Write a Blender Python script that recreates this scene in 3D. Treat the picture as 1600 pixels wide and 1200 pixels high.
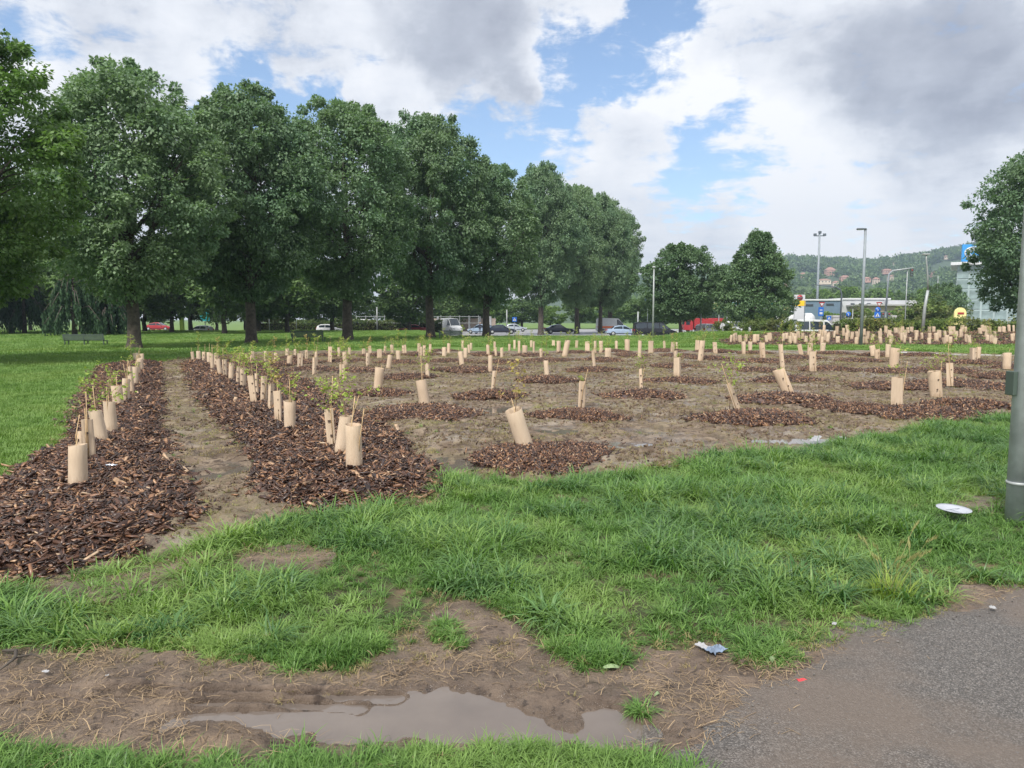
import bpy, bmesh, math, random
import numpy as np
from mathutils import Vector, Matrix, Euler, Quaternion
random.seed(7); RNG = np.random.default_rng(7)
for o in list(bpy.data.objects): bpy.data.objects.remove(o)
SC = bpy.context.scene; COL = SC.collection
R = math.radians

# ---------------------------------------------------------------- camera
F = 1150.0; HOR = 499.0; CH = 1.6
TH = math.atan((600-HOR)/F)
cam = bpy.data.cameras.new('camera'); camo = bpy.data.objects.new('camera', cam); COL.objects.link(camo)
cam.sensor_width = 36; cam.lens = 36*F/1600; cam.clip_start = 0.05; cam.clip_end = 6000
camo.location = (0, 0, CH); camo.rotation_euler = (math.pi/2-TH, 0, 0); SC.camera = camo
def raydir(px, py):
    u = (px-800)/F; v = (600-py)/F; c, s = math.cos(TH), math.sin(TH)
    return np.array([u, c+v*s, -s+v*c])
def G(px, py, z=0.0):
    d = raydir(px, py); t = (z-CH)/d[2]; return (d[0]*t, d[1]*t)

# ---------------------------------------------------------------- world
SUN_EL, SUN_ROT = R(52), R(205)
W = bpy.data.worlds.new('World'); SC.world = W; W.use_nodes = True
nt = W.node_tree; nt.nodes.clear(); N = nt.nodes; L = nt.links
def nd(nt, t, **kw):
    n = nt.nodes.new(t)
    for k, v in kw.items(): setattr(n, k, v)
    return n
def mth(nt, op, a, b=None, c=None, clamp=False):
    n = nt.nodes.new('ShaderNodeMath'); n.operation = op; n.use_clamp = clamp
    for i, s in enumerate((a, b, c)):
        if s is None: continue
        if isinstance(s, (int, float)): n.inputs[i].default_value = s
        else: nt.links.new(s, n.inputs[i])
    return n.outputs[0]
def vmth(nt, op, a, b=None, scale=None):
    n = nt.nodes.new('ShaderNodeVectorMath'); n.operation = op
    for i, s in enumerate((a, b)):
        if s is None: continue
        if isinstance(s, (tuple, list)): n.inputs[i].default_value = s
        else: nt.links.new(s, n.inputs[i])
    if scale is not None: n.inputs['Scale'].default_value = scale
    return n.outputs['Value'] if op in ('DOT_PRODUCT', 'LENGTH', 'DISTANCE') else n.outputs[0]
def smooth(nt, v, a, b, lo=0.0, hi=1.0):
    n = nt.nodes.new('ShaderNodeMapRange'); n.interpolation_type = 'SMOOTHSTEP'
    nt.links.new(v, n.inputs[0]); n.inputs[1].default_value = a; n.inputs[2].default_value = b
    n.inputs[3].default_value = lo; n.inputs[4].default_value = hi
    return n.outputs[0]
def noise(nt, vec, scale, detail=5, rough=0.55, dist=0.0, out=0):
    n = nt.nodes.new('ShaderNodeTexNoise'); n.inputs['Scale'].default_value = scale
    n.inputs['Detail'].default_value = detail; n.inputs['Roughness'].default_value = rough
    n.inputs['Distortion'].default_value = dist
    if vec is not None: nt.links.new(vec, n.inputs['Vector'])
    return n.outputs[out]
def mixc(nt, fac, a, b, mode='MIX'):
    n = nt.nodes.new('ShaderNodeMix'); n.data_type = 'RGBA'; n.blend_type = mode
    if isinstance(fac, (int, float)): n.inputs[0].default_value = fac
    else: nt.links.new(fac, n.inputs[0])
    for i, s in ((6, a), (7, b)):
        if isinstance(s, (tuple, list)): n.inputs[i].default_value = (*s[:3], 1)
        else: nt.links.new(s, n.inputs[i])
    return n.outputs[2]
def ramp(nt, v, stops):
    n = nt.nodes.new('ShaderNodeValToRGB'); e = n.color_ramp.elements
    while len(e) < len(stops): e.new(0.5)
    for k, (p, c) in zip(e, stops): k.position = p; k.color = (*c, 1)
    nt.links.new(v, n.inputs[0]); return n.outputs[0]

tc = nd(nt, 'ShaderNodeTexCoord'); dirv = vmth(nt, 'NORMALIZE', tc.outputs['Generated'])
sky = nd(nt, 'ShaderNodeTexSky', sky_type='NISHITA', sun_disc=False, sun_elevation=SUN_EL, sun_rotation=SUN_ROT,
         air_density=1.0, dust_density=0.2, ozone_density=2.5)
sep = nd(nt, 'ShaderNodeSeparateXYZ'); L.new(dirv, sep.inputs[0])
zz = mth(nt, 'ADD', mth(nt, 'MAXIMUM', sep.outputs[2], 0.0), 0.16)
cmb = nd(nt, 'ShaderNodeCombineXYZ')
L.new(mth(nt, 'DIVIDE', sep.outputs[0], zz), cmb.inputs[0]); L.new(mth(nt, 'DIVIDE', sep.outputs[1], zz), cmb.inputs[1])
pl = cmb.outputs[0]
wv = noise(nt, dirv, 3.0, 6, 0.6, out=1)
warp = vmth(nt, 'ADD', dirv, vmth(nt, 'SCALE', vmth(nt, 'SUBTRACT', wv, (0.5, 0.5, 0.5)), scale=0.24))
wv2 = noise(nt, dirv, 14.0, 5, 0.6, out=1)
warp = vmth(nt, 'ADD', warp, vmth(nt, 'SCALE', vmth(nt, 'SUBTRACT', wv2, (0.5, 0.5, 0.5)), scale=0.05))
warpn = vmth(nt, 'NORMALIZE', warp)
def blob(px, py, rad, soft=0.35):
    d = raydir(px, py); d = d/np.linalg.norm(d); a = rad/F
    dist = vmth(nt, 'DISTANCE', warpn, tuple(float(q) for q in d))
    return smooth(nt, dist, a*soft, a*1.25, 1.0, 0.0)
def blobsum(lst):
    tot = None
    for px, py, rad, w in lst:
        b = mth(nt, 'MULTIPLY', blob(px, py, rad), w)
        tot = b if tot is None else mth(nt, 'ADD', tot, b)
    return tot
BLUE = [(1015,40,60,1.0),(975,85,70,1.0),(900,110,80,.85),(850,170,60,.8),(760,190,70,.95),(700,165,60,1.0),(650,190,50,.7),(400,140,60,.95),
        (450,165,60,1.0),(510,160,40,.9),(1040,-20,60,.9),(720,240,50,.8),(880,240,55,.75),(940,205,50,.6),(1035,270,60,.5),(1130,150,50,.6),(1060,340,50,.3),
        (60,20,60,.5),(20,70,50,.4),(1080,180,60,.6),(780,260,60,.7),(1100,240,60,.45),(1200,255,50,.5),(1290,300,50,.4),(1170,215,40,.3),(1380,350,50,.35),(1110,300,60,.5),(840,60,50,.4),(1010,130,50,.5),(1150,330,60,.3),(360,180,40,.6),(560,200,40,.5)]
CLOUD = [(592,165,48,1.0),(800,60,60,.5),(1070,130,70,.5),(700,60,100,.5),(930,170,35,.45),(1000,225,60,.4)]
DARK = [(1440,130,150,.6),(1570,190,120,.5),(1260,90,120,.25),(330,60,180,.35),(600,70,190,.45),(1480,340,60,.25),(1250,340,60,.2),(760,70,120,.25),(1540,40,150,.45)]
LITE = [(1200,330,170,.35),(1450,330,150,.25),(300,120,160,.25),(592,160,60,.8),(1075,135,70,.7),(1000,225,90,.45),(1565,120,40,.6),(1250,290,150,.35),(1350,380,200,.3),(130,100,90,.25),(1190,230,90,.25),(600,20,160,.2)]
n1 = noise(nt, pl, 1.1, 9, 0.6); n2 = noise(nt, pl, 3.2, 8, 0.62); n0 = noise(nt, dirv, 2.2, 7, 0.55); n4 = noise(nt, dirv, 9, 7, 0.6)
cov = mth(nt, 'ADD', 0.74, mth(nt, 'MULTIPLY', mth(nt, 'SUBTRACT', n1, 0.5), 1.1))
cov = mth(nt, 'ADD', cov, mth(nt, 'MULTIPLY', mth(nt, 'SUBTRACT', n2, 0.5), 1.1))
cov = mth(nt, 'ADD', cov, mth(nt, 'MULTIPLY', mth(nt, 'SUBTRACT', n4, 0.5), 1.1))
n5 = noise(nt, pl, 7.5, 8, 0.68, 0.4)
cov = mth(nt, 'ADD', cov, mth(nt, 'MULTIPLY', mth(nt, 'SUBTRACT', n5, 0.5), 1.5))
cov = mth(nt, 'SUBTRACT', cov, mth(nt, 'MULTIPLY', mth(nt, 'MINIMUM', blobsum(BLUE), 1.15), 0.56))
cov = mth(nt, 'ADD', cov, mth(nt, 'MULTIPLY', blobsum(CLOUD), 0.8))
cmask = smooth(nt, cov, 0.14, 0.62)
shade = mth(nt, 'ADD', 0.68, mth(nt, 'MULTIPLY', mth(nt, 'SUBTRACT', n2, 0.5), 0.95))
shade = mth(nt, 'ADD', shade, mth(nt, 'MULTIPLY', mth(nt, 'SUBTRACT', n0, 0.5), 1.1))
shade = mth(nt, 'ADD', shade, mth(nt, 'MULTIPLY', mth(nt, 'SUBTRACT', n4, 0.5), 1.1))
shade = mth(nt, 'ADD', shade, mth(nt, 'MULTIPLY', mth(nt, 'SUBTRACT', n5, 0.5), 0.8))
shade = mth(nt, 'SUBTRACT', shade, mth(nt, 'MULTIPLY', blobsum(DARK), 0.55))
shade = mth(nt, 'ADD', shade, mth(nt, 'MULTIPLY', blobsum(LITE), 0.5))
shade = mth(nt, 'SUBTRACT', shade, mth(nt, 'MULTIPLY', mth(nt, 'SUBTRACT', cov, 0.62), 0.30))
ccol = ramp(nt, shade, [(0.0, (.235,.25,.30)), (0.3, (.335,.355,.405)), (0.60, (.53,.545,.58)), (0.95, (.66,.66,.67))])
bg1 = nd(nt, 'ShaderNodeBackground'); L.new(mixc(nt, 0.0, sky.outputs[0], (6, 6.5, 7)), bg1.inputs[0]); bg1.inputs[1].default_value = 0.11
bg2 = nd(nt, 'ShaderNodeBackground'); L.new(ccol, bg2.inputs[0]); bg2.inputs[1].default_value = 1.0
mx = nd(nt, 'ShaderNodeMixShader'); L.new(cmask, mx.inputs[0]); L.new(bg1.outputs[0], mx.inputs[1]); L.new(bg2.outputs[0], mx.inputs[2])
wo = nd(nt, 'ShaderNodeOutputWorld'); L.new(mx.outputs[0], wo.inputs[0])
sun = bpy.data.lights.new('sun', 'SUN'); sun.energy = 3.0; sun.angle = R(14); sun.color = (1, .96, .89)
suno = bpy.data.objects.new('sun', sun); COL.objects.link(suno)
# sun is high, behind-left of the camera
az = SUN_ROT
sd = Vector((math.sin(az)*math.cos(SUN_EL), math.cos(az)*math.cos(SUN_EL), math.sin(SUN_EL)))
suno.rotation_euler = sd.to_track_quat('Z', 'Y').to_euler(); suno.location = (0, 0, 60)
SC.view_settings.view_transform = 'Standard'; SC.view_settings.look = 'None'; SC.view_settings.gamma = 1
SC.view_settings.use_curve_mapping = False; SC.view_settings.exposure = 0.78

# ---------------------------------------------------------------- tagging and linking
def tag(o, label=None, cat=None, group=None, kind=None):
    if label: o['label'] = label
    if cat: o['category'] = cat
    if group: o['group'] = group
    if kind: o['kind'] = kind
    return o
def link(name, data, parent=None, m=None):
    o = bpy.data.objects.new(name, data); COL.objects.link(o)
    if parent: o.parent = parent
    if m and data and hasattr(data, 'materials') and not len(data.materials): data.materials.append(m)
    return o
def empty(name, loc, rz=0.0):
    o = link(name, None); o.location = loc; o.rotation_euler = (0, 0, rz); o.empty_display_size = .2; return o
ORD = ['', 'first', 'second', 'third', 'fourth', 'fifth', 'sixth', 'seventh', 'eighth', 'ninth', 'tenth', 'eleventh', 'twelfth', 'thirteenth',
       'fourteenth', 'fifteenth', 'sixteenth', 'seventeenth', 'eighteenth', 'nineteenth']
def ordn(n):
    if n < 20: return ORD[n]
    T = {2: 'twenty', 3: 'thirty', 4: 'forty', 5: 'fifty', 6: 'sixty', 7: 'seventy', 8: 'eighty', 9: 'ninety'}
    t, u = divmod(n, 10)
    return (T[t][:-1]+'ieth') if u == 0 else T[t]+'-'+ORD[u]

# ---------------------------------------------------------------- numpy noise
_lat = RNG.random((256, 256))
def vnoise(x, y, s=1.0, seed=0):
    x = np.asarray(x, float)/s+seed*17.3+1000; y = np.asarray(y, float)/s+seed*9.1+1000
    xi = np.floor(x).astype(int); yi = np.floor(y).astype(int); fx = x-xi; fy = y-yi
    fx = fx*fx*(3-2*fx); fy = fy*fy*(3-2*fy)
    a = _lat[xi % 256, yi % 256]; b = _lat[(xi+1) % 256, yi % 256]; c = _lat[xi % 256, (yi+1) % 256]; d = _lat[(xi+1) % 256, (yi+1) % 256]
    return (a*(1-fx)+b*fx)*(1-fy)+(c*(1-fx)+d*fx)*fy-0.5
def fbm(x, y, s=1.0, seed=0, oct=4, g=0.5):
    t = 0; a = 1.0
    for i in range(oct): t = t+a*vnoise(x, y, s/2**i, seed+i); a *= g
    return t
def sst(v, a, b):
    t = np.clip((np.asarray(v, float)-a)/(b-a), 0, 1); return t*t*(3-2*t)
ROADZ = -0.62
def edge_d(x, y):
    r = np.asarray(x, float)/np.maximum(y, 1.0); return 112-34*sst(r, -0.13, -0.09)
def bank(x, y):
    return 0.62*sst(y, 44.5, 54.5)*sst(x, 11.0, 15.0)*(1-sst(y, 60, 66))
def hz(x, y):
    x = np.asarray(x, float); y = np.asarray(y, float)
    und = 0.05*fbm(x, y, 6.0, 3, 2)*sst(y, 8, 16)
    e = edge_d(x, y)
    return und - 0.08*sst(y, 40, 70) + bank(x, y) + (ROADZ+0.02)*sst(y, e-4, e+1)
def hzf(x, y): return float(hz(np.array([x]), np.array([y]))[0])
_ts = np.exp(np.linspace(math.log(2.0), math.log(400), 3000))
def Gt(px, py):
    d = raydir(px, py); t = _ts/d[1]; X = d[0]*t; Y = _ts; Z = CH+d[2]*t
    k = np.argmax(Z-hz(X, Y) < 0)
    if k == 0: k = len(Y)-1
    return float(X[k]), float(Y[k]), float(hz(X[k:k+1], Y[k:k+1])[0])
def poly_px(pts): return np.array([G(*p) for p in pts])
def sdist(P, x, y):      # signed distance, positive inside
    x = np.asarray(x, float); y = np.asarray(y, float); best = np.full(x.shape, 1e9); ins = np.zeros(x.shape, bool)
    n = len(P)
    for i in range(n):
        ax, ay = P[i]; bx, by = P[(i+1) % n]; ex, ey = bx-ax, by-ay
        t = np.clip(((x-ax)*ex+(y-ay)*ey)/(ex*ex+ey*ey+1e-12), 0, 1)
        best = np.minimum(best, (x-ax-t*ex)**2+(y-ay-t*ey)**2)
        c = (ay > y) != (by > y)
        xc = ax+(y-ay)*ex/(ey if abs(ey) > 1e-12 else 1e-12)
        ins ^= c & (x < xc)
    d = np.sqrt(best); return np.where(ins, d, -d)

# ---------------------------------------------------------------- mesh building
def mesh_np(name, V, Fs, mat=None, attrs=None, smoothf=False):
    V = np.asarray(V, np.float32); me = bpy.data.meshes.new(name)
    if isinstance(Fs, np.ndarray):
        k = Fs.shape[1]; me.vertices.add(len(V)); me.vertices.foreach_set('co', V.ravel())
        me.loops.add(Fs.size); me.loops.foreach_set('vertex_index', Fs.astype(np.int32).ravel())
        me.polygons.add(len(Fs)); me.polygons.foreach_set('loop_start', np.arange(0, Fs.size, k, dtype=np.int32))
        me.update(calc_edges=True)
    else:
        me.from_pydata([tuple(map(float, v)) for v in V], [], Fs)
    if attrs:
        for n_, a in attrs.items():
            at = me.attributes.new(n_, 'FLOAT', 'POINT'); at.data.foreach_set('value', np.asarray(a, np.float32))
    if smoothf: me.polygons.foreach_set('use_smooth', [True]*len(me.polygons))
    if mat: me.materials.append(mat)
    me.validate(); me.update(); return me
class MB:
    """collects shapes with per-face material slots, builds one mesh"""
    def __init__(s): s.v = []; s.f = []; s.m = []; s.sm = []
    def add(s, verts, faces, mi=0, sm=False):
        b = len(s.v); s.v += [tuple(v) for v in verts]; s.f += [tuple(i+b for i in f) for f in faces]; s.m += [mi]*len(faces); s.sm += [sm]*len(faces); return s
    def box(s, c, d, rz=0, mi=0, taper=1.0):
        x, y, z = d[0]/2, d[1]/2, d[2]/2; ca, sa = math.cos(rz), math.sin(rz); vs = []
        for k, zz_ in ((1, -z), (taper, z)):
            for a, b in ((-x, -y), (x, -y), (x, y), (-x, y)):
                a *= k; b *= k; vs.append((c[0]+a*ca-b*sa, c[1]+a*sa+b*ca, c[2]+zz_))
        return s.add(vs, [(3, 2, 1, 0), (4, 5, 6, 7), (0, 1, 5, 4), (1, 2, 6, 5), (2, 3, 7, 6), (3, 0, 4, 7)], mi)
    def tube(s, pts, rad, n=8, mi=0, cap=True):
        pts = [Vector(p) for p in pts]; rings = []
        if isinstance(rad, (int, float)): rad = [rad]*len(pts)
        up = Vector((0.12, 0.31, 1)).normalized(); vs = []; prev = None
        for i, p in enumerate(pts):
            t = (pts[min(i+1, len(pts)-1)]-pts[max(i-1, 0)]).normalized()
            if prev is None:
                a = t.cross(Vector((1, 0.03, 0.02)) if abs(t.x) < .9 else Vector((0, 1, 0))).normalized()
            else:
                a = (prev-t*prev.dot(t)).normalized()
            prev = a; b = t.cross(a)
            for k in range(n):
                an = 2*math.pi*k/n; vs.append(p+(a*math.cos(an)+b*math.sin(an))*rad[i])
        fs = [(i*n+k, i*n+(k+1) % n, (i+1)*n+(k+1) % n, (i+1)*n+k) for i in range(len(pts)-1) for k in range(n)]
        if cap: fs += [tuple(reversed(range(n))), tuple(range((len(pts)-1)*n, len(pts)*n))]
        return s.add(vs, fs, mi, True)
    def lathe(s, c, prof, n=16, mi=0, axis='z'):
        vs = []
        for r_, h in prof:
            for k in range(n):
                a = 2*math.pi*k/n; q = (r_*math.cos(a), r_*math.sin(a), h)
                if axis == 'y': q = (q[0], q[2], q[1])
                if axis == 'x': q = (q[2], q[0], q[1])
                vs.append((c[0]+q[0], c[1]+q[1], c[2]+q[2]))
        fs = [(i*n+k, i*n+(k+1) % n, (i+1)*n+(k+1) % n, (i+1)*n+k) for i in range(len(prof)-1) for k in range(n)]
        fs += [tuple(reversed(range(n))), tuple(range((len(prof)-1)*n, len(prof)*n))]
        return s.add(vs, fs, mi, True)
    def mesh(s, name, mats):
        me = bpy.data.meshes.new(name); me.from_pydata(s.v, [], s.f)
        for m in (mats if isinstance(mats, (list, tuple)) else [mats]): me.materials.append(m)
        me.polygons.foreach_set('material_index', s.m); me.polygons.foreach_set('use_smooth', s.sm); me.update(); return me
    def obj(s, name, mats, parent=None, bevel=0):
        o = link(name, s.mesh(name, mats), parent)
        if bevel:
            b = o.modifiers.new('bevel', 'BEVEL'); b.width = bevel; b.segments = 2; b.limit_method = 'ANGLE'
        return o

# ---------------------------------------------------------------- materials
def new_mat(name):
    m = bpy.data.materials.new(name); m.use_nodes = True; t = m.node_tree; t.nodes.clear()
    out = t.nodes.new('ShaderNodeOutputMaterial'); p = t.nodes.new('ShaderNodeBsdfPrincipled'); t.links.new(p.outputs[0], out.inputs[0])
    return m, t, p, out
def bump(t, p, h, strength=0.5, dist=0.02):
    b = t.nodes.new('ShaderNodeBump'); b.inputs['Strength'].default_value = strength; b.inputs['Distance'].default_value = dist
    t.links.new(h, b.inputs['Height']); t.links.new(b.outputs[0], p.inputs['Normal'])
def flat(name, c, rough=0.6, metal=0.0, var=0.12, scale=3.0, bmp=0.0, spec=0.5):
    m, t, p, _ = new_mat(name); g = t.nodes.new('ShaderNodeTexCoord')
    n = noise(t, g.outputs['Object'], scale, 6)
    lo = tuple(max(0, q*(1-var)) for q in c); hi = tuple(min(1, q*(1+var)) for q in c)
    t.links.new(ramp(t, n, [(0.3, lo), (0.7, hi)]), p.inputs['Base Color'])
    p.inputs['Roughness'].default_value = rough; p.inputs['Metallic'].default_value = metal; p.inputs['Specular IOR Level'].default_value = spec
    if bmp: bump(t, p, noise(t, g.outputs['Object'], scale*6, 6), bmp, 0.01)
    return m
def leafmat(name, dark, light, trans=0.35, rough=0.5, patch=None, pscale=0.5, spec=0.3):
    """leaf / blade: colour varies by 'rnd' attribute, by instance and by position"""
    m, t, p, out = new_mat(name)
    at = t.nodes.new('ShaderNodeAttribute'); at.attribute_name = 'rnd'; oi = t.nodes.new('ShaderNodeObjectInfo'); g = t.nodes.new('ShaderNodeNewGeometry')
    f = mth(t, 'ADD', mth(t, 'MULTIPLY', at.outputs['Fac'], 0.6), mth(t, 'MULTIPLY', oi.outputs['Random'], 0.4))
    c = ramp(t, f, [(0.0, dark), (0.55, tuple((a+b)/2 for a, b in zip(dark, light))), (1.0, light)])
    if patch:
        n = smooth(t, noise(t, g.outputs['Position'], pscale, 4), 0.42, 0.66)
        c = mixc(t, n, c, mixc(t, 0.55, c, patch))
    t.links.new(c, p.inputs['Base Color']); p.inputs['Roughness'].default_value = rough; p.inputs['Specular IOR Level'].default_value = spec
    tr = t.nodes.new('ShaderNodeBsdfTranslucent'); t.links.new(mixc(t, 1.0, c, (1.0, 1.15, 0.55), 'MULTIPLY'), tr.inputs[0])
    ms = t.nodes.new('ShaderNodeMixShader'); ms.inputs[0].default_value = trans
    t.links.new(p.outputs[0], ms.inputs[1]); t.links.new(tr.outputs[0], ms.inputs[2]); t.links.new(ms.outputs[0], out.inputs[0])
    return m
M = {}
M['grass'] = leafmat('grass_blade', (.022,.085,.015), (.25,.42,.11), .35, .42, (.31,.42,.12), 0.7)
M['grass_long'] = leafmat('long_blade', (.02,.08,.022), (.26,.42,.16), .35, .38, (.07,.17,.05), 1.2)
M['grass_far'] = leafmat('lawn_blade', (.09,.18,.04), (.24,.38,.10), .3, .55, (.27,.36,.10), 0.25)
M['dry'] = leafmat('dry_grass', (.15,.115,.055), (.42,.34,.17), .2, .7, (.26,.29,.09), 0.6)
M['seed'] = leafmat('seed_head', (.30,.30,.12), (.50,.46,.22), .3, .6)
M['straw'] = leafmat('straw', (.17,.115,.07), (.48,.35,.21), .1, .7)
M['leaf_row'] = leafmat('linden_leaf', (.08,.14,.066), (.28,.39,.215), .32, .5, (.15,.26,.16), 0.25, .35)
M['leaf_left'] = leafmat('bright_leaf', (.085,.17,.05), (.29,.42,.14), .4, .42, (.12,.22,.05), 0.3, .45)
M['leaf_mid'] = leafmat('mid_leaf', (.065,.12,.06), (.17,.26,.12), .25, .5, (.08,.15,.07), 0.3)
M['leaf_far'] = leafmat('far_leaf', (.05,.095,.035), (.16,.25,.08), .25, .6, (.15,.21,.08), 0.02)
M['leaf_light'] = leafmat('light_leaf', (.10,.18,.04), (.26,.38,.11), .3, .5)
M['leaf_pale'] = leafmat('pale_leaf', (.18,.22,.12), (.36,.40,.25), .3, .6)
M['leaf_sap'] = leafmat('sapling_leaf', (.20,.30,.05), (.52,.62,.15), .4, .45)
M['leaf_pink'] = leafmat('young_leaf', (.35,.30,.08), (.62,.48,.20), .4, .5)
M['needle'] = leafmat('cedar_needle', (.02,.05,.025), (.06,.115,.05), .12, .6)
M['hedge'] = leafmat('hedge_leaf', (.05,.09,.025), (.19,.26,.07), .25, .55, (.20,.17,.08), 0.4)
M['bark'] = flat('bark', (.075,.062,.05), .9, var=.5, scale=5, bmp=.9)
M['stem'] = flat('stem_wood', (.30,.20,.12), .8, var=.2)
M['cane'] = flat('bamboo_cane', (.52,.36,.19), .6, var=.2, scale=9)
def cardboard():
    m, t, p, _ = new_mat('cardboard'); g = t.nodes.new('ShaderNodeTexCoord'); oi = t.nodes.new('ShaderNodeObjectInfo')
    v = vmth(t, 'ADD', g.outputs['Object'], oi.outputs['Location'])
    n = noise(t, v, 4, 3); c = ramp(t, n, [(0.3, (.55,.41,.285)), (0.7, (.62,.48,.345))])
    c = mixc(t, mth(t, 'MULTIPLY', oi.outputs['Random'], .35), c, (.66,.55,.42))
    # splashed mud towards the foot of the tube
    s = t.nodes.new('ShaderNodeSeparateXYZ'); t.links.new(g.outputs['Object'], s.inputs[0])
    mud = smooth(t, mth(t, 'ADD', s.outputs[2], mth(t, 'MULTIPLY', mth(t, 'SUBTRACT', n, .5), .5)), 0.02, 0.26, .5, 0)
    c = mixc(t, mud, c, (.36,.25,.16))
    c = mixc(t, smooth(t, noise(t, v, 2.2, 6, .7), .55, .75, 0, .45), c, (.40,.29,.20))
    c = mixc(t, mth(t, 'MULTIPLY', mth(t, 'FRACT', mth(t, 'MULTIPLY', oi.outputs['Random'], 7.3)), .22), c, (.42,.32,.23))
    t.links.new(c, p.inputs['Base Color']); p.inputs['Roughness'].default_value = .75; p.inputs['Specular IOR Level'].default_value = .3
    bump(t, p, noise(t, v, 5, 3), .12, .02); return m
M['card'] = cardboard()
M['tie'] = flat('dark_slot', (.09,.06,.045), .8)
def chipmat():
    m, t, p, _ = new_mat('bark_chip'); at = t.nodes.new('ShaderNodeAttribute'); at.attribute_name = 'rnd'; oi = t.nodes.new('ShaderNodeObjectInfo'); g = t.nodes.new('ShaderNodeNewGeometry')
    f = mth(t, 'FRACT', mth(t, 'ADD', at.outputs['Fac'], mth(t, 'MULTIPLY', oi.outputs['Random'], 3.7)))
    c = ramp(t, f, [(0, (.018,.010,.008)), (.38, (.055,.025,.015)), (.66, (.14,.064,.034)), (.85, (.30,.15,.075)), (.96, (.45,.26,.135)), (1, (.55,.40,.26))])
    c = mixc(t, smooth(t, noise(t, g.outputs['Position'], 25, 4), .35, .7, 0, .6), c, (.05,.028,.022))
    t.links.new(c, p.inputs['Base Color']); p.inputs['Roughness'].default_value = .42; p.inputs['Specular IOR Level'].default_value = .6; return m
M['chip'] = chipmat()
def groundmat(name, stops, scale, detail=8, rough=(.9, .9), bs=.6, bd=.03, bscale=18, extra=None, spec=.4, wetscale=1.0, wet=(.4,.6)):
    m, t, p, _ = new_mat(name); g = t.nodes.new('ShaderNodeNewGeometry'); v = g.outputs['Position']
    n = noise(t, v, scale, detail, .65); c = ramp(t, n, stops)
    if extra:
        for (c2, s2, a, b, amt) in extra:
            c = mixc(t, smooth(t, noise(t, v, s2, 6, .62), a, b, 0, amt), c, c2)
    t.links.new(c, p.inputs['Base Color']); p.inputs['Specular IOR Level'].default_value = spec
    w = smooth(t, noise(t, v, wetscale, 4), wet[0], wet[1], rough[0], rough[1]); t.links.new(w, p.inputs['Roughness'])
    h = mth(t, 'ADD', noise(t, v, bscale, 8, .7), mth(t, 'MULTIPLY', noise(t, v, bscale*5, 4, .7), .4))
    bump(t, p, h, bs, bd); return m
M['lawn'] = groundmat('lawn_ground', [(.25,(.07,.13,.028)),(.5,(.105,.18,.038)),(.75,(.16,.25,.06))], 3.0, extra=[((.19,.26,.075), .12, .45,.65,.5), ((.10,.085,.05), .5, .62,.75,.4)], bscale=9, bd=.06)
M['thatch'] = groundmat('grass_thatch', [(.3,(.025,.035,.013)),(.5,(.05,.055,.022)),(.7,(.10,.078,.045))], 7, extra=[((.17,.12,.075), 1.2, .5,.62,.8)])
M['soil'] = groundmat('field_soil', [(.25,(.065,.044,.030)),(.44,(.155,.112,.076)),(.58,(.275,.212,.152)),(.82,(.41,.335,.26))], 4.5, 10, (.3,.85),
    extra=[((.065,.043,.03), 9, .50,.60,.9), ((.27,.225,.13), 1.1, .48,.62,.5), ((.06,.04,.028), 2.2, .54,.64,.6), ((.42,.37,.31), .7, .55,.7,.5)], bs=.9, bd=.05, bscale=9, wetscale=.8, wet=(.42,.5))
M['mud'] = groundmat('path_mud', [(.22,(.065,.047,.036)),(.42,(.15,.11,.083)),(.58,(.235,.175,.13)),(.8,(.34,.255,.185))], 3.6, 12, (.3,.8),
    extra=[((.055,.038,.030), 9, .56,.68,.8), ((.34,.245,.165), 1.4, .54,.66,.55), ((.05,.037,.03), 26, .58,.66,.7)], bs=1.0, bd=.03, bscale=24, wetscale=1.3, wet=(.45,.56))
M['mulchbase'] = groundmat('mulch_bed', [(.3,(.035,.018,.013)),(.5,(.09,.045,.03)),(.7,(.20,.10,.06))], 16, 8, (.6,.6), bs=1, bd=.05, bscale=20, extra=[((.27,.16,.11), 45, .6,.7,.9)])
M['mulchfar'] = groundmat('far_mulch', [(.3,(.035,.02,.015)),(.5,(.10,.055,.036)),(.7,(.24,.14,.09))], 5, 9, (.7,.7), bs=1, bd=.08, bscale=6, extra=[((.15,.20,.06), 1.1, .56,.68,.6), ((.34,.24,.16), 7, .6,.7,.7)])
def wetlow_rutshade(m, z0, z1):
    t = m.node_tree; p = [n_ for n_ in t.nodes if n_.type == 'BSDF_PRINCIPLED'][0]; g = t.nodes.new('ShaderNodeNewGeometry'); sp = t.nodes.new('ShaderNodeSeparateXYZ'); t.links.new(g.outputs['Position'], sp.inputs[0])
    old = p.inputs['Roughness'].links[0].from_socket; f = smooth(t, sp.outputs[2], z0, z1, 0, 1)
    mm = t.nodes.new('ShaderNodeMix'); mm.data_type = 'FLOAT'; t.links.new(f, mm.inputs[0]); mm.inputs[2].default_value = .12; t.links.new(old, mm.inputs[3]); t.links.new(mm.outputs[0], p.inputs['Roughness'])
    oc = p.inputs['Base Color'].links[0].from_socket; t.links.new(mixc(t, smooth(t, sp.outputs[2], z0, z1+.004, .15, 0), oc, (.04,.032,.027)), p.inputs['Base Color'])
    oc = p.inputs['Base Color'].links[0].from_socket; t.links.new(mixc(t, smooth(t, sp.outputs[2], -.035, -.012, .85, 0), oc, (.018,.014,.011)), p.inputs['Base Color'])  # darkens the deepest mud: wet tone plus rut shade put into the colour
wetlow_rutshade(M['mud'], .004, .017)
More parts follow.
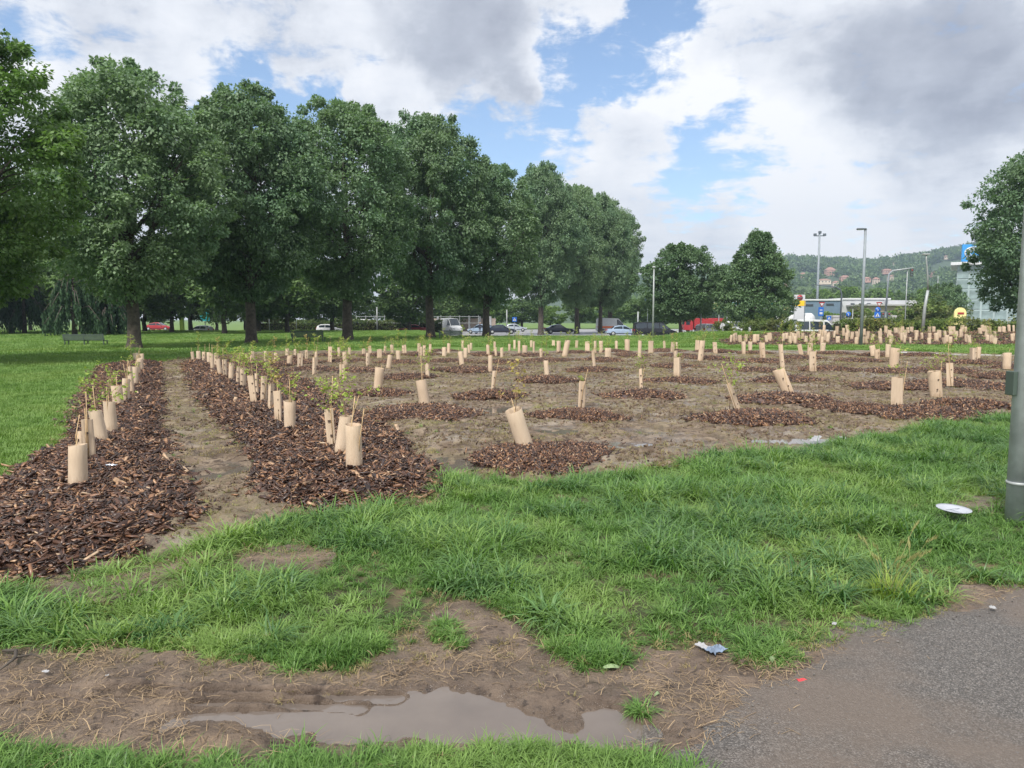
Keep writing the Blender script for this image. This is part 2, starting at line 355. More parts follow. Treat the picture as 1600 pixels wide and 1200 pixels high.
def waterm():
    m, t, p, _ = new_mat('muddy_water'); g = t.nodes.new('ShaderNodeNewGeometry')
    t.links.new(ramp(t, noise(t, g.outputs['Position'], 4, 6), [(.3,(.12,.098,.085)),(.7,(.16,.132,.112))]), p.inputs['Base Color'])
    p.inputs['Roughness'].default_value = .08; p.inputs['IOR'].default_value = 1.4; p.inputs['Specular IOR Level'].default_value = .7
    bump(t, p, noise(t, g.outputs['Position'], 9, 3), .06, .01); return m
M['water'] = waterm()
def asphaltm(name, base, dirt, amt, sc=150):
    m, t, p, _ = new_mat(name); g = t.nodes.new('ShaderNodeNewGeometry'); v = g.outputs['Position']
    vo = t.nodes.new('ShaderNodeTexVoronoi'); vo.inputs['Scale'].default_value = sc; t.links.new(v, vo.inputs['Vector'])
    bw = t.nodes.new('ShaderNodeSeparateColor'); t.links.new(vo.outputs['Color'], bw.inputs[0])
    c = ramp(t, bw.outputs[0], [(0, tuple(q*.45 for q in base)), (.6, base), (.85, tuple(q*1.6 for q in base)), (1, tuple(min(1, q*2.3) for q in base))])
    c = mixc(t, smooth(t, noise(t, v, 1.1, 8, .6), .4, .62, 0, amt), c, dirt)
    c = mixc(t, smooth(t, noise(t, v, 40, 4, .6), .5, .8, 0, .5), c, tuple(q*.6 for q in dirt))
    t.links.new(c, p.inputs['Base Color']); p.inputs['Roughness'].default_value = .7
    bump(t, p, mth(t, 'SUBTRACT', 1.0, vo.outputs['Distance']), .8, .006); return m
M['asphalt'] = asphaltm('path_asphalt', (.11,.10,.092), (.155,.12,.095), .75, 190)
M['road'] = groundmat('road_asphalt', [(.3,(.22,.22,.23)),(.7,(.32,.32,.33))], .3, 6, (.5,.7), bs=.2, bd=.01)
M['concrete'] = flat('concrete', (.42,.41,.40), .8, scale=2, bmp=.3)
M['steel'] = flat('galvanised_steel', (.46,.48,.50), .65, .0, var=.3, scale=4, bmp=.1)
M['post'] = M['steel']; M['steel'] = flat('lamp_post_steel', (.24,.27,.30), .6, .1, var=.15)
M['steel_lt'] = flat('pale_steel', (.34,.36,.36), .5, .2, var=.12)
M['steel_dk'] = flat('dark_grey_paint', (.10,.12,.14), .5, .2)
M['white'] = flat('white_paint', (.60,.61,.62), .4, var=.06)
M['plastic_w'] = flat('white_plastic', (.40,.42,.47), .35, var=.05)
M['black'] = flat('black_paint', (.012,.013,.017), .2, var=.1)
M['rubber'] = flat('rubber', (.02,.02,.02), .8)
M['glass'] = flat('dark_glass', (.025,.035,.045), .08, var=.3, scale=1, spec=.8)
M['glass_l'] = flat('shop_glass', (.24,.31,.31), .2, var=.4, scale=.6, spec=.8)
M['red'] = flat('red_paint', (.34,.03,.035), .35, var=.1)
M['dred'] = flat('dark_red_paint', (.25,.025,.03), .3, var=.1)
M['lblue'] = flat('light_blue_paint', (.36,.46,.60), .3, .2, var=.08)
M['silver'] = flat('silver_paint', (.48,.53,.60), .3, .3, var=.06)
M['navy'] = flat('navy_paint', (.02,.025,.045), .2, var=.1)
M['bluesign'] = flat('blue_sign', (.02,.13,.50), .45, var=.06)
M['skyblue'] = flat('sky_blue_sign', (.05,.30,.70), .45, var=.06)
M['yellow'] = flat('yellow_panel', (.85,.52,.02), .5, var=.06)
M['pyellow'] = flat('pale_yellow', (.80,.70,.30), .5, var=.1)
M['lime'] = flat('lime_paint', (.45,.60,.12), .5)
M['orange'] = flat('orange_plastic', (.85,.18,.03), .5)
M['bench'] = flat('dark_green_paint', (.065,.09,.075), .5, var=.2)
M['bluegrey'] = flat('blue_grey_cladding', (.13,.19,.26), .7, var=.08, scale=.5)
M['offwhite'] = flat('white_render', (.50,.51,.53), .8, var=.06, scale=.6)
M['tan'] = flat('tan_render', (.38,.31,.26), .85, var=.08, scale=.6)
M['roofgrey'] = flat('grey_roof', (.36,.35,.35), .8, scale=.6)
M['salmon'] = flat('salmon_render', (.45,.27,.21), .85, scale=.2)
M['cream'] = flat('cream_render', (.62,.52,.42), .85, scale=.2)
M['tileroof'] = flat('terracotta_roof', (.32,.18,.14), .85, var=.25, scale=.7)
M['greyglass'] = flat('grey_green_facade', (.36,.44,.44), .4, var=.15, scale=.5)
M['teal'] = flat('teal_sign', (.03,.38,.40), .5)
M['skin'] = flat('skin', (.50,.32,.24), .6); M['cloth_dk'] = flat('dark_cloth', (.03,.03,.045), .9); M['jeans'] = flat('jeans', (.06,.09,.17), .9); M['hair'] = flat('hair', (.03,.02,.015), .8)
M['light'] = flat('lamp_glass', (.6,.6,.58), .2); M['tail'] = flat('tail_lamp', (.35,.01,.01), .3)
M['litter'] = flat('litter_blue', (.17,.22,.30), .5, var=.35, scale=20); M['litter_w'] = flat('litter_white', (.34,.34,.35), .5); M['litter_r'] = flat('litter_red', (.65,.04,.05), .4)

# ---------------------------------------------------------------- ground sheets
def psheet(name, y0, y1, r0, r1, dy, dr, sd_fn, zfn, mat, label=None):
    """grid whose cells grow with distance; keeps cells where sd_fn > -margin"""
    ny = int(math.log(y1/y0)/dy)+1; ys = y0*np.exp(np.arange(ny)*dy); rs = np.arange(r0, r1, dr)
    Y, RR = np.meshgrid(ys, rs, indexing='ij'); X = RR*Y
    s = sd_fn(X, Y) if sd_fn else np.full(X.shape, 9.0)
    Z = zfn(X, Y, s); nx = len(rs)
    keep = s > -0.30
    idx = np.arange(ny*nx).reshape(ny, nx)
    q = np.stack([idx[:-1, :-1], idx[:-1, 1:], idx[1:, 1:], idx[1:, :-1]], -1).reshape(-1, 4)
    k = (keep[:-1, :-1] & keep[:-1, 1:] & keep[1:, 1:] & keep[1:, :-1]).ravel(); q = q[k]
    used = np.unique(q); mp = np.full(ny*nx, -1); mp[used] = np.arange(len(used)); q = mp[q]
    V = np.stack([X.ravel()[used], Y.ravel()[used], Z.ravel()[used]], 1)
    o = link(name, mesh_np(name, V, q, mat, smoothf=True)); return tag(o, label, kind='structure')

FIELD = poly_px([(150,574),(200,570),(250,566),(290,560),(330,556),(420,549),(560,544),(700,541),(1000,542),(1150,544),(1300,546),(1450,550),(1600,556),(1800,560),(1800,655),(1600,645),(1500,656),
    (1420,672),(1330,690),(1240,702),(1130,714),(1030,730),(960,748),(880,757),(700,752),(690,780),(560,808),(440,806),(370,832),(300,855),(200,885),(60,910),(-60,935),(-140,935),(-100,800),(0,755),(60,715),(107,685),(110,627),(140,590)])
STRIP1 = poly_px([(152,574),(200,570),(250,567),(252,610),(252,660),(268,710),(300,760),(318,800),(280,836),(210,866),(120,892),(0,918),(-120,940),(-140,800),(0,755),(60,715),(107,685),(118,627),(142,590)])
STRIP2 = poly_px([(285,569),(330,560),(400,566),(440,580),(480,595),(520,625),(555,650),(600,668),(640,700),(685,738),(698,768),(650,786),(600,800),(540,806),(480,802),(420,786),(380,756),(402,735),(370,690),(340,655),(312,620),(295,590)])
MUD = poly_px([(-300,1008),(0,1016),(100,1028),(200,1018),(300,1026),(350,1042),(430,1056),(550,1060),(600,1030),(640,1000),(668,985),(690,955),(730,940),(775,960),(800,990),(850,1015),(940,1045),(1040,1020),
    (1100,1015),(1200,1035),(1260,1028),(1330,1010),(1400,985),(1460,950),(1490,925),(1560,918),(1650,930),(1900,900),(1900,1500),(-500,1500)])
ASPH = poly_px([(1000,1330),(1080,1200),(1130,1140),(1200,1085),(1290,1045),(1370,1012),(1450,982),(1530,957),(1620,932),(1800,890),(2300,860),(2300,1400),(1500,1600)])
PUD = poly_px([(250,1120),(330,1104),(400,1098),(470,1092),(540,1084),(620,1075),(760,1076),(800,1085),(845,1108),(880,1128),(905,1112),(945,1098),(1010,1120),(1050,1150),(1020,1180),(880,1168),(700,1162),(560,1172),(470,1160),(380,1142),(260,1132)])
BARE = poly_px([(60,915),(180,895),(290,872),(380,858),(500,858),(520,872),(480,888),(360,905),(260,925),(150,945),(70,940)])
BARE2 = poly_px([(1480,775),(1540,778),(1600,790),(1650,800),(1600,812),(1540,800),(1490,790)])
BSTRIP = poly_px([(-300,1170),(60,1178),(250,1195),(275,1215),(300,1225),(325,1190),(352,1190),(380,1215),(410,1190),(560,1184),(640,1176),(760,1172),(880,1176),(1000,1186),(1070,1198),(1110,1230),(1150,1340),(-300,1340)])
PLOT2 = np.array([(13.6, 45.6), (26, 45.4), (46, 46.5), (60, 50), (60, 60), (26, 60), (18, 53), (14, 49)])
PUDDLES = [(960,692,.45,.25),(1285,688,.75,.18),(1320,687,.25,.12),(690,722,.4,.3),(470,745,.0,.0),(1150,640,.0,.0),(575,655,.5,.35),(870,670,.3,.4),(790,640,.3,.4),(1370,640,.5,.4),(350,730,.3,.4)]
PUDW = [(*G(a, b), c, d) for a, b, c, d in PUDDLES if c > 0]
def pud_dep(x, y):
    t = np.zeros(np.shape(x))
    for a, b, rx, ry in PUDW:
        q = ((x-a)/(rx*1.4))**2+((y-b)/(ry*1.4))**2; t = np.maximum(t, 1-sst(q, .2, 1.6))
    return t
def mask_edge(P, amp=.12, s=.4, seed=0):
    return lambda x, y: sdist(P, x, y)+amp*2*fbm(x, y, s, seed, 4)
sd_field = mask_edge(FIELD, .16, .5, 11); sd_s1 = mask_edge(STRIP1, .10, .35, 21); sd_s2 = mask_edge(STRIP2, .12, .35, 22)
sd_mud = mask_edge(MUD, .07, .22, 31); sd_asph = mask_edge(ASPH, .07, .3, 41); sd_bare = mask_edge(BARE, .08, .2, 51); sd_bare2 = mask_edge(BARE2, .08, .2, 52)
sd_bst = mask_edge(BSTRIP, .03, .12, 61); sd_p2 = mask_edge(PLOT2, .3, 1.2, 71)
def z_lawn(x, y, s): return hz(x, y)
def soil_rel(x, y):
    a = np.abs(fbm(x, y, .42, 5, 4, .6)); b = fbm(x, y, .16, 15, 3, .6); c = fbm(x, y, 1.6, 25, 2)
    return .055*a+.045*b+.05*c-.012
def z_field(x, y, s):
    return hz(x, y)+np.clip(s*.25, -.05, .008)+soil_rel(x, y)*sst(s, 0, .3)-.05*pud_dep(x, y)
def ztop_field(x, y): return z_field(x, y, np.full(np.shape(x), 1.0))
def z_strip(x, y, s, h=.10):
    return hz(x, y)+np.where(s > 0, h*sst(s, -.02, .45)+.02, s*.35)+.05*fbm(x, y, .5, 9, 3)*sst(s, 0, .3)+.022*fbm(x, y, .09, 19, 2)*sst(s, 0, .1)
def line_d(P, x, y):
    best = np.full(np.shape(x), 1e9)
    for (ax, ay), (bx, by) in zip(P[:-1], P[1:]):
        ex, ey = bx-ax, by-ay; t = np.clip(((x-ax)*ex+(y-ay)*ey)/(ex*ex+ey*ey), 0, 1); best = np.minimum(best, np.hypot(x-ax-t*ex, y-ay-t*ey))
    return best
RUT1 = [G(*p) for p in [(-300,1078),(0,1082),(120,1083),(330,1086),(470,1088),(620,1090)]]
RUT2 = [G(*p) for p in [(60,1098),(220,1094),(300,1101),(400,1098),(560,1106)]]
def z_mud(x, y, s):
    rel = .022*fbm(x, y, .35, 33, 4, .6)+.013*fbm(x, y, .07, 37, 3, .6)
    sp = sdist(PUD, x, y)+.09*fbm(x, y, .16, 39, 4, .6)
    rel = rel*(1-.65*sst(sp, -.02, .1))-.035*sst(sp, -.08, .10)
    w = .006*fbm(x, y, .1, 44, 2)
    for P, dp, wd in ((RUT1, .10, .026), (RUT2, .09, .022)):
        d = np.abs(line_d(P, x, y)+w*3); act = sst(fbm(x, y, .3, 47, 3), -.4, .0)
        rel = rel-dp*act*(1-sst(d, wd*.4, wd))+.018*(1-sst(np.abs(d-wd*1.8), 0, wd))
    return .016+np.clip(s*.3, -.05, .0)+rel*sst(s, -.02, .15)
# base lawn: near part, far terrain
psheet('lawn', 1.2, 125, -1.7, 1.7, .02, .02, None, lambda x, y, s: hz(x, y)-.012-.14*sst(sdist(FIELD, x, y), -.1, .35)-.07*sst(sdist(MUD, x, y), -.05, .2), M['lawn'])
bm_ = MB(); S = 4000
bm_.add([(-S,-S,ROADZ-.12),(S,-S,ROADZ-.12),(S,S,ROADZ-.12),(-S,S,ROADZ-.12)], [(0,1,2,3)]); tag(bm_.obj('ground', M['lawn']), kind='structure')
psheet('thatch_ground', 1.2, 16, -1.5, 1.2, .012, .012, lambda x, y: np.where((x > -.45*y-1.2) | (y < 5.2), 1.0, -1.0), lambda x, y, s: hz(x, y)-.004+.012*fbm(x, y, .3, 77, 3)-.14*sst(sdist(FIELD, x, y), -.05, .3)-.07*sst(sdist(MUD, x, y), -.03, .15), M['thatch'])
psheet('field_soil', 4.3, 38, -1.05, 1.0, .0075, .0055, sd_field, z_field, M['soil'])
psheet('mulch_strip', 4.3, 34, -1.1, -.3, .007, .007, sd_s1, z_strip, M['mulchbase'])
psheet('mulch_strip', 5.5, 34, -.60, .05, .007, .007, sd_s2, z_strip, M['mulchbase'])
psheet('mud_track', 1.3, 6.2, -1.5, 1.5, .0042, .0042, sd_mud, z_mud, M['mud'])
psheet('bare_soil_patch', 4.0, 7.0, -.8, 0, .008, .008, sd_bare, lambda x, y, s: .02+np.clip(s*.3, -.05, .0)+.02*fbm(x, y, .2, 81, 4), M['mud'])
psheet('bare_soil_patch', 5.0, 8.0, .4, 1.0, .008, .008, sd_bare2, lambda x, y, s: .02+np.clip(s*.3, -.05, .0)+.02*fbm(x, y, .2, 82, 4), M['mud'])
psheet('asphalt_path', 1.3, 7.5, .05, 2.2, .008, .008, sd_asph, lambda x, y, s: .03+np.clip(s*.12, -.05, .012)+.004*fbm(x, y, .3, 83, 2), M['asphalt'])
psheet('far_mulch_plot', 44, 62, .15, 1.5, .006, .008, sd_p2, lambda x, y, s: hz(x, y)+np.clip(s*.3, -.05, .03)+.06*fbm(x, y, .5, 84, 3), M['mulchfar'])
w = MB(); P_ = [G(a, b) for a, b in [(170,1060),(1150,1060),(1200,1250),(60,1250)]]
w.add([(x, y, -.006) for x, y in P_], [(0,1,2,3)]); tag(w.obj('puddle', M['water']), kind='structure')
for a, b, rx, ry in PUDW:
    w = MB(); w.add([(a+rx*1.5*math.cos(t*math.pi/8), b+ry*1.5*math.sin(t*math.pi/8), hzf(a, b)-.022) for t in range(16)], [tuple(range(16))])
    tag(w.obj('puddle', M['water']), kind='structure')

# road, kerb and verge behind the lawn
def strip_poly(name, pts, z, mat):
    b = MB(); b.add([(x, y, z) for x, y in pts], [tuple(range(len(pts)))]); return tag(b.obj(name, mat), kind='structure')
strip_poly('road', [(-16,86),(-9,80),(80,80),(240,95),(240,118),(60,172),(10,172),(-16,140),(-200,124.5),(-200,112.5),(-26,112.5)], ROADZ-.04, M['road'])
k = MB()
for i in range(0, 34): k.box((-9+i*2.5+1.25, 79.6, ROADZ+.02), (2.46, .3, .18))
tag(k.obj('kerb', M['concrete']), kind='structure')
for i, (x0, x1, y) in enumerate([(0, 4, 97), (8, 12, 97), (16, 20, 97), (24, 28, 97), (32, 36, 97), (-6, -2, 97)]):
    strip_poly('lane_marking', [(x0, y), (x1, y), (x1, y+.15), (x0, y+.15)], ROADZ-.036, M['white'])
strip_poly('side_path', [G(1395,551,-.02), G(1500,555,-.02), G(1800,560,-.02), G(1800,562.5,-.02), G(1500,557,-.02), G(1395,552.5,-.02)], .035, M['concrete'])

# ---------------------------------------------------------------- scatter by geometry nodes
def collection_of(meshes, name):
    c = bpy.data.collections.new(name)
    for me in meshes: o = bpy.data.objects.new(name+'_piece', me); c.objects.link(o)
    return c
def scatter(name, P, rot, sc, coll, nvar, label, cat):
    P = np.asarray(P, np.float32); me = bpy.data.meshes.new(name); me.vertices.add(len(P)); me.vertices.foreach_set('co', P.ravel())
    a = me.attributes.new('rot', 'FLOAT_VECTOR', 'POINT'); a.data.foreach_set('vector', np.asarray(rot, np.float32).ravel())
    a = me.attributes.new('siz', 'FLOAT_VECTOR', 'POINT'); a.data.foreach_set('vector', np.asarray(sc, np.float32).ravel())
    a = me.attributes.new('var', 'INT', 'POINT'); a.data.foreach_set('value', RNG.integers(0, nvar, len(P)).astype(np.int32))
    o = link(name, me); t = bpy.data.node_groups.new(name+'_nodes', 'GeometryNodeTree')
    t.interface.new_socket('Geometry', in_out='INPUT', socket_type='NodeSocketGeometry'); t.interface.new_socket('Geometry', in_out='OUTPUT', socket_type='NodeSocketGeometry')
    gi = t.nodes.new('NodeGroupInput'); go = t.nodes.new('NodeGroupOutput'); ip = t.nodes.new('GeometryNodeInstanceOnPoints')
    ci = t.nodes.new('GeometryNodeCollectionInfo'); ci.inputs['Collection'].default_value = coll; ci.inputs['Separate Children'].default_value = True; ci.inputs['Reset Children'].default_value = True
    def na(n_, ty):
        q = t.nodes.new('GeometryNodeInputNamedAttribute'); q.data_type = ty; q.inputs[0].default_value = n_; return q.outputs[0]
    t.links.new(gi.outputs[0], ip.inputs['Points']); t.links.new(ci.outputs[0], ip.inputs['Instance']); ip.inputs['Pick Instance'].default_value = True
    t.links.new(na('var', 'INT'), ip.inputs['Instance Index']); t.links.new(na('rot', 'FLOAT_VECTOR'), ip.inputs['Rotation']); t.links.new(na('siz', 'FLOAT_VECTOR'), ip.inputs['Scale'])
    t.links.new(ip.outputs[0], go.inputs[0]); md = o.modifiers.new('scatter', 'NODES'); md.node_group = t
    return tag(o, label, cat, kind='stuff')
def area_pts(n, y0, y1, r0, r1, power=1.0):
    """points denser towards the near side: uniform in ratio and in log distance^power"""
    u = RNG.random(n); y = (y0**(2-power)+(y1**(2-power)-y0**(2-power))*u)**(1/(2-power)) if power != 2 else y0*(y1/y0)**u
    r = r0+(r1-r0)*RNG.random(n); return r*y, y

def tuft_mesh(name, n, h, spread, mat, droop=.8, wid=.0045, rad=.04, seg=4, seed=0, seedhead=0):
    g = np.random.default_rng(seed); V = []; Fq = []; A = []; b = 0
    for i in range(n):
        a = g.random()*2*math.pi; r = rad*math.sqrt(g.random()); x0, y0 = r*math.cos(a), r*math.sin(a)
        d = a+g.normal()*.7; hh = h*(.45+.75*g.random()); lean = spread*(.25+g.random()); dr = droop*(.3+g.random()); rv = g.random()
        tx, ty = -math.sin(d), math.cos(d); w = wid*(.7+.6*g.random()); ang = lean*.5; x, y, z = x0, y0, -.01
        for s in range(seg+1):
            t = s/seg; ww = w*(1-t**1.6)*(1 if s else .8)
            V += [(x-tx*ww, y-ty*ww, z), (x+tx*ww, y+ty*ww, z)]; A += [rv*.8+.2*t]*2
            st = hh/seg; x += math.sin(ang)*math.cos(d)*st; y += math.sin(ang)*math.sin(d)*st; z += math.cos(ang)*st; ang += dr/seg*1.6
        for s in range(seg): Fq.append((b+2*s, b+2*s+1, b+2*s+3, b+2*s+2))
        b += 2*(seg+1)
    return mesh_np(name, np.array(V), np.array(Fq), mat, {'rnd': A})
# foreground grass
tufts = [tuft_mesh('tuft', 34, .085+.016*i, 1.2+.12*i, M['grass'], 1.2+.3*(i % 3), .0036+.0008*(i % 2), .045, 4, 100+i) for i in range(7)]
cT = collection_of(tufts, 'grass_tufts')
shorts = [tuft_mesh('short_tuft', 60, .06, 1.3, M['grass_far'], .8, .004, .16, 2, 200+i) for i in range(4)]
cS = collection_of(shorts, 'lawn_tufts')
fars = [tuft_mesh('far_tuft', 90, .075, 1.2, M['grass_far'], .7, .012, .55, 2, 300+i) for i in range(3)]
cF = collection_of(fars, 'far_tufts')
drys = [tuft_mesh('dry_tuft', 22, .055, 1.6, M['dry'], 1.2, .003, .05, 3, 400+i) for i in range(5)]
cD = collection_of(drys, 'dry_tufts')
def rotz(n, tilt=.15): return np.stack([RNG.normal(0, tilt, n), RNG.normal(0, tilt, n), RNG.random(n)*2*math.pi], 1)
def lawn_side(x, y): return (x < -.45*y) & (y > 5.5)
n = 60000; x, y = area_pts(n, 2.2, 17, -1.0, 1.05, .6)
sf = sd_field(x, y); sm_ = sd_mud(x, y); sb = np.maximum(sd_bare(x, y), sd_bare2(x, y)); mulch = np.maximum(sd_s1(x, y), sd_s2(x, y)); sa = sd_asph(x, y)
left = (x < G(0, 760)[0]*y/G(0, 760)[1]+.0) & (y > 6.3)
patch = fbm(x, y, .7, 91, 3); clump = fbm(x, y, .22, 93, 3)
# density thins near mud and bare spots
p = np.ones(n); p *= sst(-sm_, -.02, .16); p *= 1-.68*sst(sb, -.12, .14); p *= sst(-sf, -.04, .1)
lowleft = sst(-(x/y), .28, .42)*sst(-sm_, 0, 2)*(y < 6); p *= 1-.45*sst(patch, .05, .4)*(1-sst(y, 4.5, 6.5)*.7)
p *= np.where(sm_ > -.5, .55+.45*sst(clump, -.15, .15), 1)
field_back = y > 16
keep = (RNG.random(n) < p) & (sa < -.02) & ~((x < -.62*y+1.0) & (y > 6.2)) & ~field_back
x, y = x[keep], y[keep]; sz = (.72+.5*RNG.random(len(x))+1.5*np.clip(fbm(x, y, .45, 95, 3), -.25, .6))*(.75+.25*sst(-sm_[keep], 0, .5))
scatter('meadow_grass', np.stack([x, y, hz(x, y)-.005], 1), rotz(len(x), .12), np.stack([sz, sz, sz*(.85+.3*RNG.random(len(x)))], 1), cT, 7,
        'lush long green grass between the mud track and the planted field', 'grass')
longs = [tuft_mesh('long_tuft', 40, .19+.03*i, 1.5, M['grass_long'], 1.7, .0055, .05, 5, 150+i) for i in range(4)]; cL = collection_of(longs, 'long_tufts')
n = 9500; x, y = area_pts(n, 2.8, 13, -.9, 1.0, .8); k = (sd_mud(x, y) < -.12) & (sd_field(x, y) < -.1) & (sd_bare(x, y) < -.05) & (sd_bare2(x, y) < 0) & (sd_asph(x, y) < -.05) & (fbm(x, y, .45, 95, 3)+.5*fbm(x, y, 1.4, 96, 2) > .02) & ~((x < -.60*y+.8) & (y > 5.8)); x, y = x[k], y[k]
sz = .55+.5*RNG.random(len(x)); scatter('long_grass', np.stack([x, y, hz(x, y)], 1), rotz(len(x), .12), np.stack([sz]*3, 1), cL, 4, 'longer arching grass tussocks standing in the meadow', 'grass')
# sparse clumps on the mud margin and the strip along the bottom edge
n = 26000; x, y = area_pts(n, 1.9, 3.3, -.95, .4, .6); s = sd_bst(x, y); k = (RNG.random(n) < sst(s, -.02, .08)*(.5+.5*sst(fbm(x, y, .16, 97, 3), -.2, .15))); x, y = x[k], y[k]
k = RNG.random(len(x)) < .7; x, y = x[k], y[k]; sz = .32+.42*RNG.random(len(x)); scatter('verge_grass', np.stack([x, y, x*0+.01], 1), rotz(len(x), .12), np.stack([sz]*3, 1), cT, 7, 'ragged grass strip along the near side of the puddle', 'grass')
CL = [(390,1018,.17),(360,1015,.1),(500,1030,.2),(470,1022,.15),(340,1008,.14),(930,1040,.10),(945,1030,.12),(885,1015,.12),(915,1025,.08),(1000,1118,.045),(700,1000,.07),(690,985,.06),(715,1012,.04),(1205,1030,.15),(1180,1015,.12),(1395,960,.14),(1380,930,.15),(820,950,.12),(60,990,.18),(160,1000,.14),(570,1010,.14)]
X = []; Y = []
for a, b, r_ in [(q_[0], q_[1], q_[2]*.8) for q_ in CL]:
    c = G(a, b); m_ = int(3600*r_*r_)+4; q = RNG.normal(0, r_*.6, (m_, 2)); X.append(c[0]+q[:, 0]); Y.append(c[1]+q[:, 1]*.7)
x = np.concatenate(X); y = np.concatenate(Y); sz = .35+.45*RNG.random(len(x))
scatter('mud_edge_grass', np.stack([x, y, x*0+.012], 1), rotz(len(x), .15), np.stack([sz]*3, 1), cT, 7, 'scattered grass clumps at the muddy edge of the meadow', 'grass')
# lawn, near left then far
n = 70000; x, y = area_pts(n, 5.8, 30, -1.0, -.15, .5); sf = np.maximum(sd_field(x, y), sd_s1(x, y)); k = (sf < -.03) & ((x < -.62*y+1.2)); x, y = x[k], y[k]
sz = .8+.5*RNG.random(len(x))+.02*y; scatter('lawn_grass', np.stack([x, y, hz(x, y)-.01], 1), rotz(len(x), .1), np.stack([sz]*3, 1), cS, 4, 'short mown green lawn left of the mulch strip', 'grass')
n = 52000; x, y = area_pts(n, 24, 112, -.95, .9, .5); e = edge_d(x, y); k = (sd_field(x, y) < -.1) & (sd_p2(x, y) < -.2) & (y < e+.5); x, y = x[k], y[k]
sz = .8+.5*RNG.random(len(x))+.006*y; scatter('far_lawn_grass', np.stack([x, y, hz(x, y)-.01], 1), rotz(len(x), .06), np.stack([sz]*3, 1), cF, 3, 'open park lawn beneath and beyond the row of trees', 'grass')
# dry tufts and clods in the field
n = 90000; x, y = area_pts(n, 5.2, 34, -.8, .9, .5); s = sd_field(x, y); mu = np.maximum(sd_s1(x, y), sd_s2(x, y))
MOUNDS_PX = [(847,716,122),(660,647,100),(903,652,70),(1178,656,92),(1330,640,62),(1440,648,86),(1510,634,66),(590,617,58),(768,622,54),(1005,620,64),(1222,624,78),(854,598,50),(1063,597,56),(1232,594,54),(1390,604,62),(1500,600,66),(1580,608,60),
    (640,590,46),(735,580,62),(926,580,42),(1055,574,40),(1180,580,40),(1390,582,52),(1290,578,44),(1480,581,46),(560,580,44),(490,578,44),(470,566,36),(545,564,36),(620,567,36),(700,564,36),(785,568,38),(860,564,36),(940,564,34),
    (830,556,32),(760,555,30),(900,552,30),(985,556,34),(1060,557,34),(1110,562,36),(1190,566,44),(1120,550,30),(1040,549,28),(1250,560,36),(1300,554,32),(1340,564,40),(1370,556,30),(1520,568,50),(1590,576,46),(1560,590,40),
    (420,572,30),(520,556,28),(590,556,28),(660,555,28),(690,549,24),(960,550,26),(1180,552,28),(455,560,26),(1440,556,30)]
MW = []
for a, b, hw in MOUNDS_PX:
    gx, gy = G(a, b); MW.append((gx, gy, min(max(hw/F*gy, .62), 1.05)))
def in_mound(x, y, k=.95):
    m_ = np.zeros(np.shape(x), bool)
    for a, b, r_ in MW: m_ |= ((x-a)**2+(y-b)**2 < (r_*k)**2)
    return m_
dens = sst(fbm(x, y, 1.1, 101, 3), -.25, .35)
k = (s > -.1) & (mu < 0) & ~in_mound(x, y) & (RNG.random(n) < .25+.7*dens) & (pud_dep(x, y) < .3); x, y = x[k], y[k]; sz = .35+.6*RNG.random(len(x))+.015*y
scatter('dry_grass', np.stack([x, y, ztop_field(x, y)-.006], 1), rotz(len(x), .35), np.stack([sz]*3, 1), cD, 5, 'trampled dry grass tufts in the muddy planted field', 'dry grass')
n = 2600; x, y = area_pts(n, 5.2, 32, -.8, .9, .5); k = (sd_field(x, y) > -.1) & ~in_mound(x, y) & (np.maximum(sd_s1(x, y), sd_s2(x, y)) < 0) & (fbm(x, y, 1.5, 131, 2) > .12); x, y = x[k], y[k]; sz = .25+.35*RNG.random(len(x))
scatter('field_weeds', np.stack([x, y, ztop_field(x, y)-.005], 1), rotz(len(x), .3), np.stack([sz]*3, 1), cT, 7, 'scattered small green grass tufts in the muddy planted field', 'grass')
def clod(seed, mat, r=.03):
    g = np.random.default_rng(seed); bm = bmesh.new(); bmesh.ops.create_icosphere(bm, subdivisions=1, radius=r)
    for v in bm.verts: v.co *= .65+.7*g.random(); v.co.z *= .6
    me = bpy.data.meshes.new('clod'); bm.to_mesh(me); bm.free(); me.materials.append(mat); return me
M['clod'] = groundmat('clod_soil', [(.3,(.06,.042,.03)),(.5,(.13,.092,.063)),(.75,(.28,.21,.15))], 5, bs=.5, bd=.01, bscale=60, rough=(.45,.9))
cC = collection_of([clod(i, M['clod']) for i in range(6)], 'clods')
n = 150000; x, y = area_pts(n, 4.6, 30, -.9, .9, .5); s = sd_field(x, y); mu = np.maximum(sd_s1(x, y), sd_s2(x, y)); dens = sst(fbm(x, y, .8, 105, 4, .6), -.15, .35)
k = (s > -.12) & (mu < .0) & ~in_mound(x, y) & (RNG.random(n) < .10+.9*dens) & (pud_dep(x, y) < .4); x, y = x[k], y[k]; sz = (.18+.55*RNG.random(len(x))**2.5)*(1+.035*y)
scatter('soil_clods', np.stack([x, y, ztop_field(x, y)+.004], 1), RNG.random((len(x), 3))*6, np.stack([sz*1.3, sz, sz], 1), cC, 6, 'dark clods of trampled mud across the planted field', 'soil clods')
n = 9000; x, y = area_pts(n, 2.4, 4.3, -.9, .8, .6); k = (sd_mud(x, y) > .05) & (sdist(PUD, x, y) < 0) & (RNG.random(n) < sst(fbm(x, y, .3, 141, 3), -.2, .4)) & (sd_asph(x, y) < .25); x, y = x[k], y[k]; sz = .04+.28*RNG.random(len(x))**5
scatter('mud_crumbs', np.stack([x, y, z_mud(x, y, x*0+1)+.001], 1), RNG.random((len(x), 3))*6, np.stack([sz]*3, 1), cC, 6, 'small dark crumbs of mud beside the puddle', 'mud')
